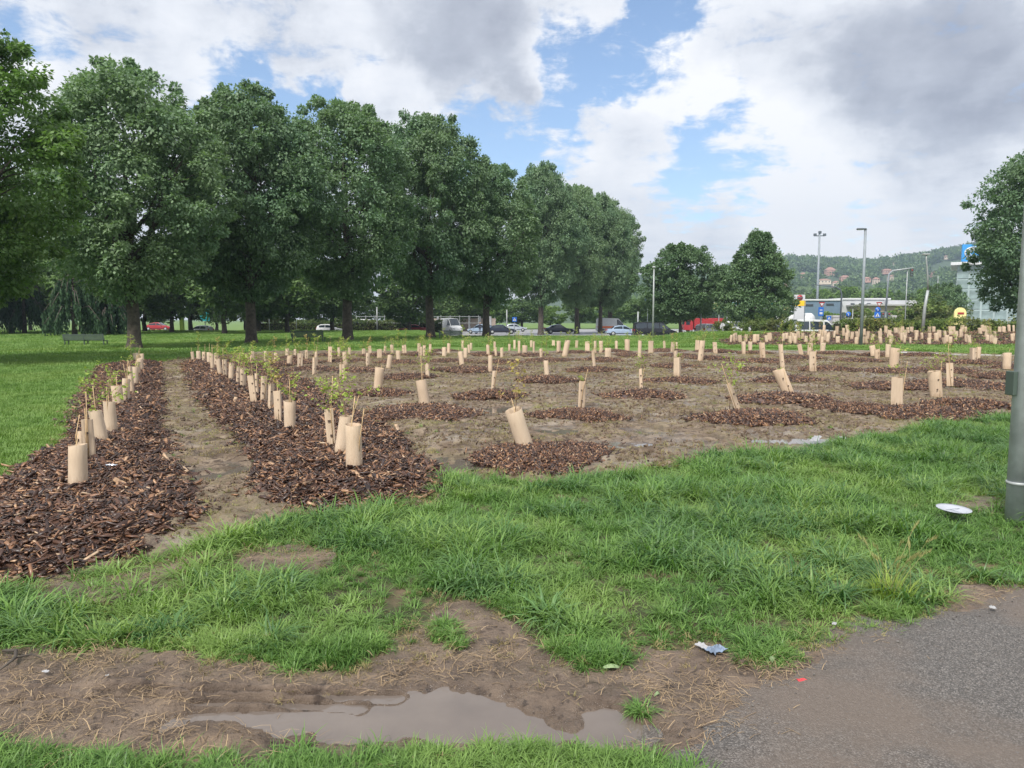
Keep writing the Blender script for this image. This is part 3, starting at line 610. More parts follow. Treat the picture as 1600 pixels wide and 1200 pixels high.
n = 16000; x, y = area_pts(n, 2.3, 7.0, -.98, .95, .6); sm2_ = np.maximum(sd_mud(x, y), np.maximum(sd_bare(x, y), sd_bare2(x, y))); k = (sd_field(x, y) < .1) & (sd_asph(x, y) < 0) & (RNG.random(n) < np.exp(-(sm2_-.0)**2/.035)*.5); x, y = x[k], y[k]; sz = .25+.5*RNG.random(len(x))
scatter('trodden_grass', np.stack([x, y, x*0+.014], 1), rotz(len(x), .4), np.stack([sz]*3, 1), cD, 5, 'trodden dry and yellowing grass at the muddy margins', 'dry grass')
# straw
def straw_mesh(i):
    g = np.random.default_rng(500+i); V = []; Fq = []; A = []; b = 0
    for k_ in range(9):
        x0, y0, a, l = g.normal(0, .05), g.normal(0, .04), g.random()*math.pi, .02+.05*g.random(); w_ = .0006+.0006*g.random(); cx, sx = math.cos(a), math.sin(a); zc = .003+.008*g.random(); rv = g.random()
        for t_, z_ in ((-.5, zc*.3), (0, zc), (.5, zc*.5)):
            bx = x0+cx*l*t_+g.normal(0, .0009); by = y0+sx*l*t_+g.normal(0, .0009); V += [(bx-sx*w_, by+cx*w_, z_), (bx+sx*w_, by-cx*w_, z_)]; A += [rv]*2
        Fq += [(b, b+1, b+3, b+2), (b+2, b+3, b+5, b+4)]; b += 6
    return mesh_np('straw', np.array(V), np.array(Fq), M['straw'], {'rnd': A})
cW = collection_of([straw_mesh(i) for i in range(6)], 'straws')
n = 5600; x, y = area_pts(n, 2.3, 5.2, -.95, .9, .6)
hot = np.zeros(n)
for a, b, r_ in [(650,1040,.35),(560,1050,.35),(760,1040,.35),(200,1030,.7),(60,1120,.5),(230,1130,.5),(400,1050,.5),(1180,1050,.4),(1080,1080,.4),(1330,1020,.3),(1530,940,.35),(300,880,.8),(700,990,.3),(1120,1130,.4)]:
    c = G(a, b); hot = np.maximum(hot, np.exp(-((x-c[0])**2+((y-c[1])*1.8)**2)/r_**2*1.5))
s = np.maximum(sd_mud(x, y), sd_bare(x, y)); k = (s > .0) & (sdist(PUD, x, y) < .02) & (RNG.random(n) < .06+.6*hot) & (sd_asph(x, y) < .3); x, y = x[k], y[k]
sz = .7+.7*RNG.random(len(x)); scatter('straw_litter', np.stack([x, y, z_mud(x, y, x*0+1)+.003], 1), rotz(len(x), .08), np.stack([sz]*3, 1), cW, 6, 'loose dry straw scattered over the mud track', 'straw')
# asphalt grit
n = 5000; x, y = area_pts(n, 2.3, 6.5, .1, 1.0, .5); k = sd_asph(x, y) > .02; x, y = x[k], y[k]
M['grit'] = leafmat('grit_stone', (.10,.09,.085), (.34,.32,.29), 0, .7)
cG = collection_of([clod(20+i, M['grit'], .006) for i in range(4)], 'grit'); sz = .4+.7*RNG.random(len(x))
scatter('asphalt_grit', np.stack([x, y, x*0+.041], 1), RNG.random((len(x), 3))*6, np.stack([sz]*3, 1), cG, 4, 'loose pale grit lying on the asphalt path', 'gravel')

# wood chips
def chip_verts(g, l, w_, h):
    v = np.array([[-1,-1,-1],[1,-1,-1],[1,1,-1],[-1,1,-1],[-1,-1,1],[1,-1,1],[1,1,1],[-1,1,1]], float)*np.array([l, w_, h])/2
    v[:, 1] *= np.where(v[:, 0] > 0, .4+.7*g.random(), .6+.5*g.random()); v[:, 2] += np.where(np.abs(v[:, 0]) > 0, .0, 0)+g.normal(0, h*.25, 8); v[:, 0] += g.normal(0, l*.09, 8); return v
CF = np.array([(0,3,2,1),(4,5,6,7),(0,1,5,4),(1,2,6,5),(2,3,7,6),(3,0,4,7)])
def chip_mesh(i):
    g = np.random.default_rng(600+i); V = chip_verts(g, .045+.05*g.random(), .012+.018*g.random(), .004+.006*g.random())
    return mesh_np('chip', V, CF, M['chip'], {'rnd': [g.random()]*8})
cK = collection_of([chip_mesh(i) for i in range(16)], 'chips')
for nm, P, sfn, n, (y0, y1, r0, r1), lb in (
    ('mulch_chips', STRIP1, sd_s1, 120000, (4.3, 28, -1.05, -.4), 'reddish brown bark chips heaped along the strip beside the left lawn'),
    ('mulch_chips', STRIP2, sd_s2, 120000, (5.8, 32, -.5, -.05), 'dark bark chips heaped along the second planting strip')):
    x, y = area_pts(n, y0, y1, r0, r1, .9); s = sfn(x, y); k = (RNG.random(n) < np.maximum(sst(s, -.08, .06), .14*sst(s, -.30, 0)**2)); x, y = x[k], y[k]; s = s[k]
    sz = (.5+.6*RNG.random(len(x))+.9*(RNG.random(len(x)) < .08))*(1+.03*np.maximum(y-7, 0)); z = z_strip(x, y, s)+.004+.018*RNG.random(len(x))
    z = np.where(s < 0, ztop_field(x, y)+.01, z)
    rt = np.stack([RNG.normal(0, .38, len(x)), RNG.normal(0, .38, len(x)), RNG.random(len(x))*6.28], 1)
    scatter(nm, np.stack([x, y, z], 1), rt, np.stack([sz]*3, 1), cK, 16, lb, 'bark mulch')

n = 16000; x = RNG.uniform(13, 48, n); y = RNG.uniform(45, 60, n); k = sd_p2(x, y) > -.1; x, y = x[k], y[k]; sz = RNG.uniform(1.6, 3.6, len(x))
scatter('mulch_chips', np.stack([x, y, hz(x, y)+.05], 1), np.stack([RNG.normal(0, .4, len(x)), RNG.normal(0, .4, len(x)), RNG.random(len(x))*6.28], 1), np.stack([sz]*3, 1), cK, 16, 'coarse bark pieces on the far planted plot', 'bark mulch')
n = 5000; x = RNG.uniform(13, 48, n); y = RNG.uniform(45, 60, n); k = (sd_p2(x, y) > -.1) & (fbm(x, y, 1.6, 151, 3) > .05); x, y = x[k], y[k]; sz = RNG.uniform(.7, 1.5, len(x))
scatter('plot_weeds', np.stack([x, y, hz(x, y)+.02], 1), rotz(len(x), .2), np.stack([sz]*3, 1), cT, 7, 'patchy green weeds among the tubes of the far plot', 'grass')
# mulch mounds: each one a heap of chips
def mound_mesh(seed, nch, cs):
    g = np.random.default_rng(seed); nr, na_ = 12, 40; V = []; A = []
    ph = g.random(4)*6.28
    def rim(a): return .95+.13*np.sin(2*a+ph[0])+.10*np.sin(3*a+ph[1])+.07*np.sin(5*a+ph[2])+.05*np.sin(9*a+ph[3])+.03*np.sin(17*a)
    def hh(q): return .105*(1-q**1.6)*(1-.25*np.exp(-(q/.25)**2))+.012
    for i in range(nr+1):
        q = i/nr
        for j in range(na_):
            a = j/na_*2*math.pi; r_ = q*rim(a); V.append((r_*math.cos(a), r_*math.sin(a), hh(q)+g.normal(0, .006)-(.08 if i == nr else 0))); A.append(.1)
    Fq = [(i*na_+j, i*na_+(j+1) % na_, (i+1)*na_+(j+1) % na_, (i+1)*na_+j) for i in range(nr) for j in range(na_)]
    V = np.array(V); Fq = np.array(Fq); parts = [V]; fs = [Fq]; base = len(V)
    for k_ in range(nch):
        q = math.sqrt(g.random())*1.03+(abs(g.normal(0, .13)) if g.random() < .12 else 0); a = g.random()*6.28; q2 = min(q, 1); c = chip_verts(g, cs*(.6+.8*g.random()), cs*.32*(.6+.6*g.random()), cs*.14)
        e = Euler((g.normal(0, .45), g.normal(0, .45), g.random()*6.28)).to_matrix(); c = c@np.array(e).T
        r_ = q*rim(a); c += np.array([r_*math.cos(a), r_*math.sin(a), hh(q2)+.008+.012*g.random()+(.03 if q > 1.03 else 0)]); parts.append(c); fs.append(CF+base); base += 8; A += [g.random()]*8
    me = mesh_np('mulch_mound', np.concatenate(parts), np.concatenate(fs), M['chip'], {'rnd': A}); return me
big = mound_mesh(1, 5200, .06); MV = [mound_mesh(2+i, 1500, .085) for i in range(4)]
MV2 = [mound_mesh(12+i, 2600, .065) for i in range(3)]
order = sorted(range(len(MW)), key=lambda i: MW[i][1])
bands = [(0, 9.3), (9.3, 13.2), (13.2, 17), (17, 21.5), (21.5, 27), (27, 99)]
bn = ['nearest row', 'second row', 'third row', 'fourth row', 'fifth row', 'rearmost row']
for bi, (a, b) in enumerate(bands):
    ids = sorted([i for i in range(len(MW)) if a <= MW[i][1] < b], key=lambda i: MW[i][0]/MW[i][1])
    for q, i in enumerate(ids):
        gx, gy, r_ = MW[i]; me = big if i == 0 else (random.choice(MV2) if gy < 13.5 else random.choice(MV))
        o = link('mulch_mound', me); o.location = (gx, gy, hzf(gx, gy)+.0); o.rotation_euler = (0, 0, random.random()*6.28); s_ = random.uniform(.92, 1.08)
        o.scale = (r_*s_, r_, random.uniform(.85, 1.15))
        lb = 'low heap of dark bark chips alone nearest the camera, under a leaning tube' if i == 0 else f'low bark chip mound, {ordn(q+1)} from the left in the {bn[bi]} of mounds'
        tag(o, lb, 'mulch mound', 'bark chip mounds in the field')
def mound_h(x, y):
    z = ztop_field(np.array([x]), np.array([y]))[0]; b = hzf(x, y)
    for a, c, r_ in MW:
        q = math.hypot(x-a, y-c)/r_
        if q < 1: z = max(z, b+.115*(1-q**2.2))
    return z

# ---------------------------------------------------------------- tree guards and saplings
def tube_mesh(kind, seed):
    g = np.random.default_rng(seed); n = 20; V = []; F_ = []
    prof = []
    for j in range(n):
        a = 2*math.pi*j/n
        if kind == 'round': r_ = 1.0
        elif kind == 'oval': r_ = 1/math.sqrt(math.cos(a)**2+(math.sin(a)/.62)**2)
        else:                                     # three folded sides
            k_ = (a+math.pi/3) % (2*math.pi/3)-math.pi/3; r_ = min(.62/math.cos(k_), 1.05)
        prof.append((r_*math.cos(a), r_*math.sin(a)))
    zs = [-.06, .1, .35, .65, 1.0]; dent = g.normal(0, .025, (len(zs), n)); tilt = g.normal(0, .02, 2)
    for sh in (1.0, .955):
        for i, z in enumerate(zs):
            tp = 1-.05*z if seed % 2 else .95+.07*z
            for j, (x, y) in enumerate(prof):
                q = sh*tp*(1+dent[i, j]*.6); V.append((x*q, y*q, z+(tilt[0]*x+tilt[1]*y if i == 4 else 0)+(g.normal(0, .004) if i == 4 else 0)))
    m_ = len(zs)
    for i in range(m_-1):
        for j in range(n):
            k_ = (j+1) % n; F_.append((i*n+j, i*n+k_, (i+1)*n+k_, (i+1)*n+j)); o_ = m_*n; F_.append((o_+i*n+k_, o_+i*n+j, o_+(i+1)*n+j, o_+(i+1)*n+k_))
    for j in range(n):
        k_ = (j+1) % n; F_.append(((m_-1)*n+j, (m_-1)*n+k_, m_*n+(m_-1)*n+k_, m_*n+(m_-1)*n+j))
    me = mesh_np('tube', np.array(V), F_, M['card']); me.polygons.foreach_set('use_smooth', [kind != 'tri']*len(me.polygons)); return me
TUBES = {'round': [tube_mesh('round', i) for i in (1, 2)], 'oval': [tube_mesh('oval', i) for i in (3, 4)], 'tri': [tube_mesh('tri', i) for i in (5, 6)]}
def cane_mesh(i):
    g = random.Random(i); b = MB(); l = 1.0; b.tube([(0, 0, -.02), (g.uniform(-.01, .01), 0, .5), (g.uniform(-.05, .05), g.uniform(-.05, .05), l)], [.0055, .005, .0035], 6); return b.mesh('cane', M['cane'])
CANES = [cane_mesh(i) for i in range(4)]
tb = MB(); tb.box((0, 0, 0), (.030, .012, .022)); TIE = tb.mesh('slot', M['tie'])
def sapling_mesh(i):
    g = np.random.default_rng(700+i); kind = ['bushy', 'sparse', 'spread', 'tall', 'pink', 'tiny'][i % 6]
    b = MB(); V = []; Fq = []; A = []; c = 0; H = {'bushy': .42, 'sparse': .5, 'spread': .45, 'tall': .8, 'pink': .6, 'tiny': .12}[kind]
    top = np.array([g.normal(0, .07), g.normal(0, .07), H]); b.tube([(0, 0, -.4), (0, 0, 0), tuple(top*.5+np.array([.02, -.02, 0])), tuple(top)], [.007, .006, .004, .002], 5)
    nb = {'bushy': 14, 'sparse': 8, 'spread': 14, 'tall': 18, 'pink': 12, 'tiny': 6}[kind]; nl = {'bushy': 11, 'sparse': 6, 'spread': 11, 'tall': 7, 'pink': 7, 'tiny': 7}[kind]
    reach = {'bushy': .26, 'sparse': .22, 'spread': .42, 'tall': .16, 'pink': .16, 'tiny': .09}[kind]
    for k_ in range(nb):
        t = g.uniform(.05, 1) if kind != 'spread' else g.uniform(.0, .9); p0 = top*t; a = g.random()*6.28
        l = reach*(1.15-.6*t)*g.uniform(.5, 1.1); d = np.array([math.cos(a), math.sin(a), g.uniform(.2, .9)]); p1 = p0+d*l
        b.tube([tuple(p0), tuple((p0+p1)/2+np.array([0, 0, .02])), tuple(p1)], [.0028, .002, .001], 4, cap=False)
        for q in range(nl):
            u = g.uniform(.15, 1.08); c0 = p0+(p1-p0)*u+g.normal(0, .012, 3); la = g.random()*6.28; lt = g.normal(-.15, .4); ln = g.uniform(.028, .055)
            ax = np.array([math.cos(la)*math.cos(lt), math.sin(la)*math.cos(lt), math.sin(lt)]); sd_ = np.cross(ax, g.normal(0, 1, 3)+np.array([0, 0, 1.6])); sd_ /= np.linalg.norm(sd_)+1e-9
            V += [c0, c0+ax*ln*.5+sd_*ln*.33, c0+ax*ln, c0+ax*ln*.5-sd_*ln*.33]; Fq.append((c, c+1, c+2, c+3)); c += 4; A += [g.random()]*4
    return b.mesh('sapling', M['stem']), mesh_np('foliage', np.array(V), np.array(Fq), M['leaf_pink'] if kind == 'pink' else M['leaf_sap'], {'rnd': A})
SAP = [sapling_mesh(i) for i in range(12)]
GN = 0
def guard(xb, yb, xt, yt, w, kind, lab, grp, sap=None, canes=0, saplab=None, detail=True):
    global GN; GN += 1; rr = random.Random(GN*13)
    gx, gy, gz = Gt(xb, yb); gz = mound_h(gx, gy)-.02 if gy < 40 else gz+.02
    if gy < 40:
        s1 = sd_s1(np.array([gx]), np.array([gy]))[0]; s2 = sd_s2(np.array([gx]), np.array([gy]))[0]
        for s_ in (s1, s2):
            if s_ > 0: gz = float(z_strip(np.array([gx]), np.array([gy]), np.array([s_]))[0])
    # move to where the raised surface meets the sight line
    d = raydir(xb, yb); t = (gz-CH)/d[2]; gx, gy = d[0]*t, d[1]*t
    h = (yb-yt)/F*gy*1.02; plean = (xb-800)*math.tan(TH)/F*(yb-yt)      # image lean of a plumb line
    dx = ((xt-xb)-plean)/F*gy; lean = math.atan2(dx, h); fl = rr.uniform(-.08, .08)
    rad = w/F*gy/2*(1.0 if kind == 'round' else 1.12)
    o = empty('tree_guard', (gx, gy, gz)); q = Quaternion((0, 1, 0), lean)@Quaternion((1, 0, 0), fl); o.rotation_mode = 'QUATERNION'; o.rotation_quaternion = q
    tag(o, lab, 'tree guard', grp); spin = rr.random()*6.28
    tu = link('tube', rr.choice(TUBES[kind]), o); tu.scale = (rad, rad, h/math.cos(lean)); tu.rotation_euler = (0, 0, spin)
    for k_ in range(max(1, canes) if detail or canes else 0):
        c = link('cane', rr.choice(CANES), o); a = -math.pi/2+rr.uniform(-1, 1); rx = rad*.75
        c.location = (rx*math.cos(a), rx*math.sin(a), 0); c.scale = (1, 1, h*rr.uniform(1.25, 1.9) if canes else h*rr.uniform(1.03, 1.35)); c.rotation_euler = (rr.uniform(-.05, .05), rr.uniform(-.09, .09), 0)
    if detail and kind != 'round':
        for f_ in (.33, .70):
            s_ = link('slot', TIE, o); a = -math.pi/2+rr.uniform(-.3, .3)+(.35 if kind == 'tri' else 0); rk = rad*(.72 if kind == 'tri' else .80)
            s_.location = (rk*math.cos(a), rk*math.sin(a)-.003, h*f_); s_.rotation_euler = (0, 0, a+math.pi/2)
    if sap is not None and sap >= 0:
        st, fo = SAP[sap]; p = empty('sapling', (gx, gy, gz)); sc = rr.uniform(.8, 1.15); top = q@Vector((0, 0, h*.95)); p.location = Vector((gx, gy, gz))+top
        p.rotation_euler = (0, 0, rr.random()*6.28); p.scale = (sc, sc, sc); tag(p, saplab, 'sapling', 'saplings growing in the tree guards'); link('stem', st, p); link('foliage', fo, p)
S1 = [(122,757,120,695,28,'round',-1,0),(140,722,136,655,17,'tri',-1,2),(126,716,124,674,13,'oval',-1,1),(160,688,150,641,19,'round',0,1),(174,673,170,628,18,'round',2,2),(185,633,183,603,16,'round',5,2),(196,628,196,592,12,'oval',-1,1),
      (206,613,204,586,10,'oval',5,1),(211,599,210,574,10,'round',5,2),(216,586,216,565,9,'oval',-1,2),(220,577,219,560,9,'round',-1,1),(222,568,221,553,9,'oval',-1,1),(213,562,211,552,8,'round',1,1),(207,604,203,573,7,'oval',3,1)]
for i, (a, b, c, d, w_, k_, s_, cn) in enumerate(S1):
    guard(a, b, c, d, w_, k_, f'cardboard tree guard, {ordn(i+1)} back from the near end of the left bark strip' if i else 'large round beige cardboard tree guard nearest in the left bark strip', 'tree guards in the left bark strip',
          s_, cn, f'leafy sapling in the {ordn(i+1)} guard of the left bark strip')
S2 = [(554,731,552,663,26,'round',-1,2),(533,708,541,650,22,'round',2,1),(519,700,513,639,13,'tri',0,1),(453,672,452,627,18,'round',0,1),(436,655,434,611,12,'tri',4,1),(422,640,423,600,9,'tri',0,0),(412,627,412,588,10,'oval',8,1),(402,614,400,584,7,'oval',-1,1),(398,627,392,587,11,'tri',2,1),
      (380,606,380,575,9,'oval',0,1),(372,600,373,573,6,'oval',6,1),(361,592,361,568,8,'round',8,1),(352,587,351,562,6,'oval',-1,1),(344,585,341,561,7,'round',0,1),(338,572,338,552,6,'oval',4,1),(332,576,331,553,6,'round',-1,1),(327,568,326,551,7,'round',-1,2),
      (319,566,318,550,5,'oval',-1,1),(311,565,310,549,7,'round',3,1),(302,564,300,550,5,'round',-1,1)]
for i, (a, b, c, d, w_, k_, s_, cn) in enumerate(S2):
    guard(a, b, c, d, w_, k_, f'cardboard tree guard, {ordn(i+1)} back from the near end of the second bark strip', 'tree guards in the second bark strip',
          s_, cn, f'leafy sapling in the {ordn(i+1)} guard of the second bark strip')
FG = [(394,564,395,549,5),(415,564,415,549,5),(431,566,431,552,5),(449,557,449,545,6),(452,572,453,556,8),(461,559,461,546,5),(468,577,468,553,8),(479,562,479,547,4),(494,575,494,549,5),(491,585,491,559,8),(516,565,516,542,6),(530,556,530,543,5),(540,571,538,550,7),(546,557,546,543,5),
 (568,555,568,545,5),(575,572,575,552,7),(579,554,578,541,5),(593,560,593,546,7),(601,554,602,541,4),(613,551,612,539,5),(607,576,610,555,8),(535,594,535,569,8),(590,610,594,575,14),(623,564,622,548,7),(630,554,630,540,4),(634,552,633,539,4),(655,553,655,537,6),(657,557,657,542,6),(663,555,663,540,5),
 (665,637,658,594,17),(669,593,668,568,7),(672,551,672,538,4),(694,558,694,543,7),(701,552,701,537,5),(722,571,719,550,8),(727,560,727,544,7),(723,544,723,532,4),(733,552,732,539,4),(736,546,736,536,4),(763,554,762,539,5),(766,579,766,556,7),(770,613,773,580,9),(775,555,774,543,4),(773,549,773,534,4),
 (784,560,784,544,5),(796,549,796,538,6),(804,545,804,532,4),(811,552,811,533,5),(820,554,820,540,8),(830,542,830,532,4),(834,553,834,534,4),(846,560,845,545,7),(855,589,853,564,8),(865,541,865,532,5),(873,551,873,533,8),(882,558,887,532,9),(900,543,901,532,5),(918,549,918,534,7),(907,640,909,596,11),
 (929,577,926,548,5),(930,553,930,533,6),(939,550,939,533,6),(950,560,950,544,10),(963,548,963,533,6),(980,549,980,531,8),(999,560,1000,533,6),(1002,611,1001,577,5),(1016,553,1016,533,8),(1038,547,1037,533,4),(1050,549,1051,535,6),(1058,545,1057,535,4),(1059,588,1059,559,12),(1056,558,1056,548,6),(1090,549,1091,532,8),
 (1094,565,1098,533,9),(1117,553,1116,535,7),(1162,552,1162,534,8),(1172,549,1172,534,7),(1192,564,1190,536,9),(1223,578,1220,539,8),(1232,615,1217,578,17),(1253,556,1250,538,7),(1265,556,1266,536,8),(1269,578,1268,549,11),(1285,552,1286,536,8),(1155,645,1139,600,9),
 (1365,555,1363,540,8),(1371,563,1370,546,8),(1387,557,1388,538,8),(1396,577,1397,544,14),(1403,637,1404,590,18),(1463,620,1458,580,17),(1484,601,1484,568,10),(1521,567,1521,544,11),(1528,561,1529,543,7),(1573,575,1574,552,12),(822,702,802,640,27)]
bandsg = [(0, 9.3), (9.3, 13.5), (13.5, 17.5), (17.5, 21.5), (21.5, 26), (26, 31.5), (31.5, 99)]; gnm = ['front row', 'second row', 'third row', 'fourth row', 'fifth row', 'sixth row', 'rearmost row']
ord_ = []
for bi, (a, b) in enumerate(bandsg):
    ids = sorted([g_ for g_ in FG if a <= G(g_[0], g_[1])[1] < b], key=lambda g_: g_[0])
    for q, g_ in enumerate(ids): ord_.append((bi, q, g_))
forced = {(663,594): 7, (855,589): 3, (907,640): 5, (1002,611): 6, (1155,645): 2, (822,702): 4, (1403,637): 1, (1484,601): 9, (590,610): -1, (770,613): -1, (1059,588): 5, (665,637): 7, (1232,615): 5, (1463,620): 2}
rg = random.Random(5)
for bi, q, (a, b, c, d, w_) in ord_:
    k_ = rg.choice(['oval', 'tri', 'round', 'oval']); s_ = rg.choice([0, 1, 2, 3, 6, 7, 8, 9, 3, 4, 10, 0, 8, -1]); s_ = forced.get((a, b), s_)
    if (a, b) in ((822, 702), (590, 610), (665, 637)): k_ = 'round'
    if (a, b) in ((1403, 637), (1155, 645)): k_ = 'tri'
    lb = f'cardboard tree guard, {ordn(q+1)} from the left in the {gnm[bi]} of the mounded field'
    if (a, b) == (822, 702): lb = 'wide beige cardboard tree guard leaning left on the nearest bark mound'
    if (a, b) == (1155, 645): lb = 'narrow folded cardboard tree guard leaning far left on its bark mound'
    guard(a, b, c, d, w_, k_, lb, 'tree guards in the mounded field', s_, 1 if b > 600 and rg.random() < .6 else 0, f'leafy sapling in guard {ordn(q+1)} from the left, {gnm[bi]} of the field', detail=b > 560 or rg.random() < .3)
P2 = [(1284,536),(1309,535),(1323,532),(1338,537),(1376,536),(1413,535),(1452,537),(1479,534),(1485,536),(1510,534),(1515,536),(1549,535),(1554,537),(1582,532),(1295,529),(1303,527),(1325,526),(1331,529),(1356,529),(1388,527),(1394,532),(1431,531),(1463,532),(1467,527),(1501,526),(1541,526),
 (1318,524),(1350,524),(1377,523),(1384,521),(1400,521),(1407,522),(1411,521),(1419,521),(1424,520),(1452,520),(1459,519),(1485,521),(1490,521),(1502,525),(1509,519),(1535,518),(1540,519),(1546,525),(1568,520),(1577,516),(1584,519),(1568,517),
 (1142,534),(1147,533),(1150,532),(1157,534),(1166,533),(1179,534),(1184,533),(1198,534),(1202,532),(1204,530),(1224,532),(1229,529),(1235,536),(1240,532),(1244,530),(1253,529),(1259,535),(1267,534),(1270,530),(1279,531),(1288,532),(1293,534),(1290,528)]
for _ in range(46):
    P2.append((rg.uniform(1235, 1600), rg.uniform(519, 537)))
P2 = [(a, max(b, 519.6)) for a, b in P2]
rows = [(0, 522.5, 'back row'), (522.5, 530.5, 'middle row'), (530.5, 999, 'near row')]
for lo, hi, nm in rows:
    ids = sorted([p_ for p_ in P2 if lo <= p_[1] < hi])
    for q, (a, b) in enumerate(ids):
        h_ = rg.uniform(8.5, 12); guard(a, b, a+rg.uniform(-1.3, 1.3), b-h_, rg.uniform(4.3, 6.2), rg.choice(['oval', 'tri', 'round']), f'small cardboard tree guard, {ordn(q+1)} from the left in the {nm} of the far plot', 'tree guards in the far plot',
              rg.choice([0, 2, 3, 4, 8, -1, -1, -1, -1, -1]), 0, f'sapling in guard {ordn(q+1)} from the left, {nm} of the far plot', detail=False)

# ---------------------------------------------------------------- trees
def leaf_cloud(g, C, Rd, per, size, droop=.5, flatten=.7, asp=.38, shell=.35):
    """leaves on and in many small clumps; returns verts, quads, rnd"""
    k_ = len(C); C_ = np.repeat(C, per, 0); R_ = np.repeat(Rd, per); n = len(C_)
    d = g.normal(0, 1, (n, 3)); d /= np.linalg.norm(d, axis=1, keepdims=True); q = (shell+(1-shell)*g.random(n))**.6
    P = C_+d*np.array([1, 1, flatten])*(q*R_)[:, None]
    out = d.copy(); out[:, 2] -= droop; ax = out+g.normal(0, .55, (n, 3)); ax /= np.linalg.norm(ax, axis=1, keepdims=True)
    nrm = d*.6+np.array([0, 0, .8])+g.normal(0, .5, (n, 3)); sd_ = np.cross(ax, nrm); sd_ /= np.linalg.norm(sd_, axis=1, keepdims=True)+1e-9
    ln = (size*g.uniform(.6, 1.3, n))[:, None]; up = np.cross(sd_, ax)*ln*.12
    V = np.stack([P, P+ax*ln*.45+sd_*ln*asp-up, P+ax*ln*1.15, P+ax*ln*.45-sd_*ln*asp-up], 1).reshape(-1, 3)
    rn = np.repeat(np.clip(np.repeat(g.random(k_), per)*.5+g.random(n)*.5, 0, 1), 4)
    return V, np.arange(n*4).reshape(-1, 4), rn
def make_tree(seed, H, R_, zb, ncl, per, size, mat, prof='dome', trunk_r=.3, droop=.55, clump=(.55, 1.05), limbs=9, fork=None):
    g = np.random.default_rng(seed); ph = g.random(6)*6.28
    def env(t, a):
        if prof == 'dome': r_ = (math.sin(math.pi*min(1, max(0, t))**.92))**.48 if 0 < t < 1 else 0
        elif prof == 'cone': r_ = (1-t)**.62*min(1, (t+.02)/.16)**.6*1.08 if 0 < t < 1 else 0
        else: r_ = math.sqrt(max(0, 1-(2*t-1)**2))
        return R_*r_*(1+.13*math.sin(2*a+ph[0]+t*3)+.10*math.sin(3*a+ph[1]-t*5)+.07*math.sin(5*a+ph[2]+t*9))
    C = []; Rd = []
    while len(C) < ncl:
        t = g.random()**.9; a = g.random()*6.28; e = env(t, a)
        if g.random() > (e/R_+.15): continue
        q = g.uniform(.80, 1.0) if g.random() < .68 else g.uniform(.25, .8); cr = g.uniform(*clump)*(R_/5.0)**.5
        z = zb+(H-zb)*t; z = min(z, H-cr*.5); C.append((max(0, e*q-cr*.35)*math.cos(a), max(0, e*q-cr*.35)*math.sin(a), z)); Rd.append(cr)
    for _ in range(int(ncl*.22)):               # small sprays that break up the outline
        t = g.random()**.8; a = g.random()*6.28; e = env(t, a); C.append((e*1.02*math.cos(a), e*1.02*math.sin(a), zb+(H-zb)*min(t*1.02, 1)+(.25 if t > .9 else 0))); Rd.append(g.uniform(.25, .45))
    C = np.array(C); Rd = np.array(Rd); V, Q, A = leaf_cloud(g, C, Rd, per, size, droop)
    crown = mesh_np('crown', V, Q, mat, {'rnd': A})
    b = MB(); fz = fork or zb*1.0+.3; wob = g.normal(0, .06, (4, 2))
    b.tube([(0, 0, -.15), (0, 0, .06), (wob[0, 0]*.3, wob[0, 1]*.3, .5), (wob[1, 0], wob[1, 1], fz*.55), (wob[2, 0], wob[2, 1], fz), (wob[2, 0], wob[2, 1], H*.55), (wob[3, 0]*3, wob[3, 1]*3, H*.82)],
           [trunk_r*1.65, trunk_r*1.38, trunk_r*1.1, trunk_r*.95, trunk_r*.95, trunk_r*.45, trunk_r*.12], 14)
    for i in range(limbs):
        a = i*2.4+g.uniform(-.4, .4); z0 = fz*g.uniform(.85, 1.0)+(H-fz)*.35*(i/limbs); t = g.uniform(.25, .8); e = env(t, a)*.8; z1 = max(zb+(H-zb)*t, z0+.8)
        p0 = Vector((wob[2, 0], wob[2, 1], z0)); p3 = Vector((e*math.cos(a), e*math.sin(a), z1)); p1 = p0.lerp(p3, .33)+Vector((0, 0, -.04*H+g.uniform(-.2, .3))); p2 = p0.lerp(p3, .66)+Vector((g.normal(0, .2), g.normal(0, .2), .1))
        r0 = trunk_r*g.uniform(.36, .55); b.tube([p0, p1, p2, p3], [r0, r0*.72, r0*.42, r0*.12], 8)
        for k_ in range(3):
            q0 = p1.lerp(p3, g.uniform(.1, .7)); a2 = a+g.uniform(-1.1, 1.1); l = R_*g.uniform(.25, .45); b.tube([q0, q0+Vector((math.cos(a2)*l*.5, math.sin(a2)*l*.5, l*.3)), q0+Vector((math.cos(a2)*l, math.sin(a2)*l, l*.45))], [r0*.3, r0*.2, r0*.06], 5, cap=False)
    return b.mesh('trunk', M['bark']), crown
def place_tree(name, meshes, px, py, sx, sz, lab, grp=None, rz=None, cat='tree', xy=None):
    gx, gy, gz = Gt(px, py) if xy is None else (xy[0], xy[1], hzf(*xy))
    if gy > 130: gz = ROADZ
    o = empty(name, (gx, gy, gz-.02), random.random()*6.28 if rz is None else rz); o.scale = (sx, sx, sz); tag(o, lab, cat, grp)
    link('trunk', meshes[0], o); link('crown', meshes[1], o); return o
ROW = [make_tree(900+i, 16, 5.3, 3.2, [430,500,400,470][i], 180, .185, M['leaf_row'], 'dome', .36, [.7,.9,.55,.8][i], (.45, 1.2)) for i in range(4)]
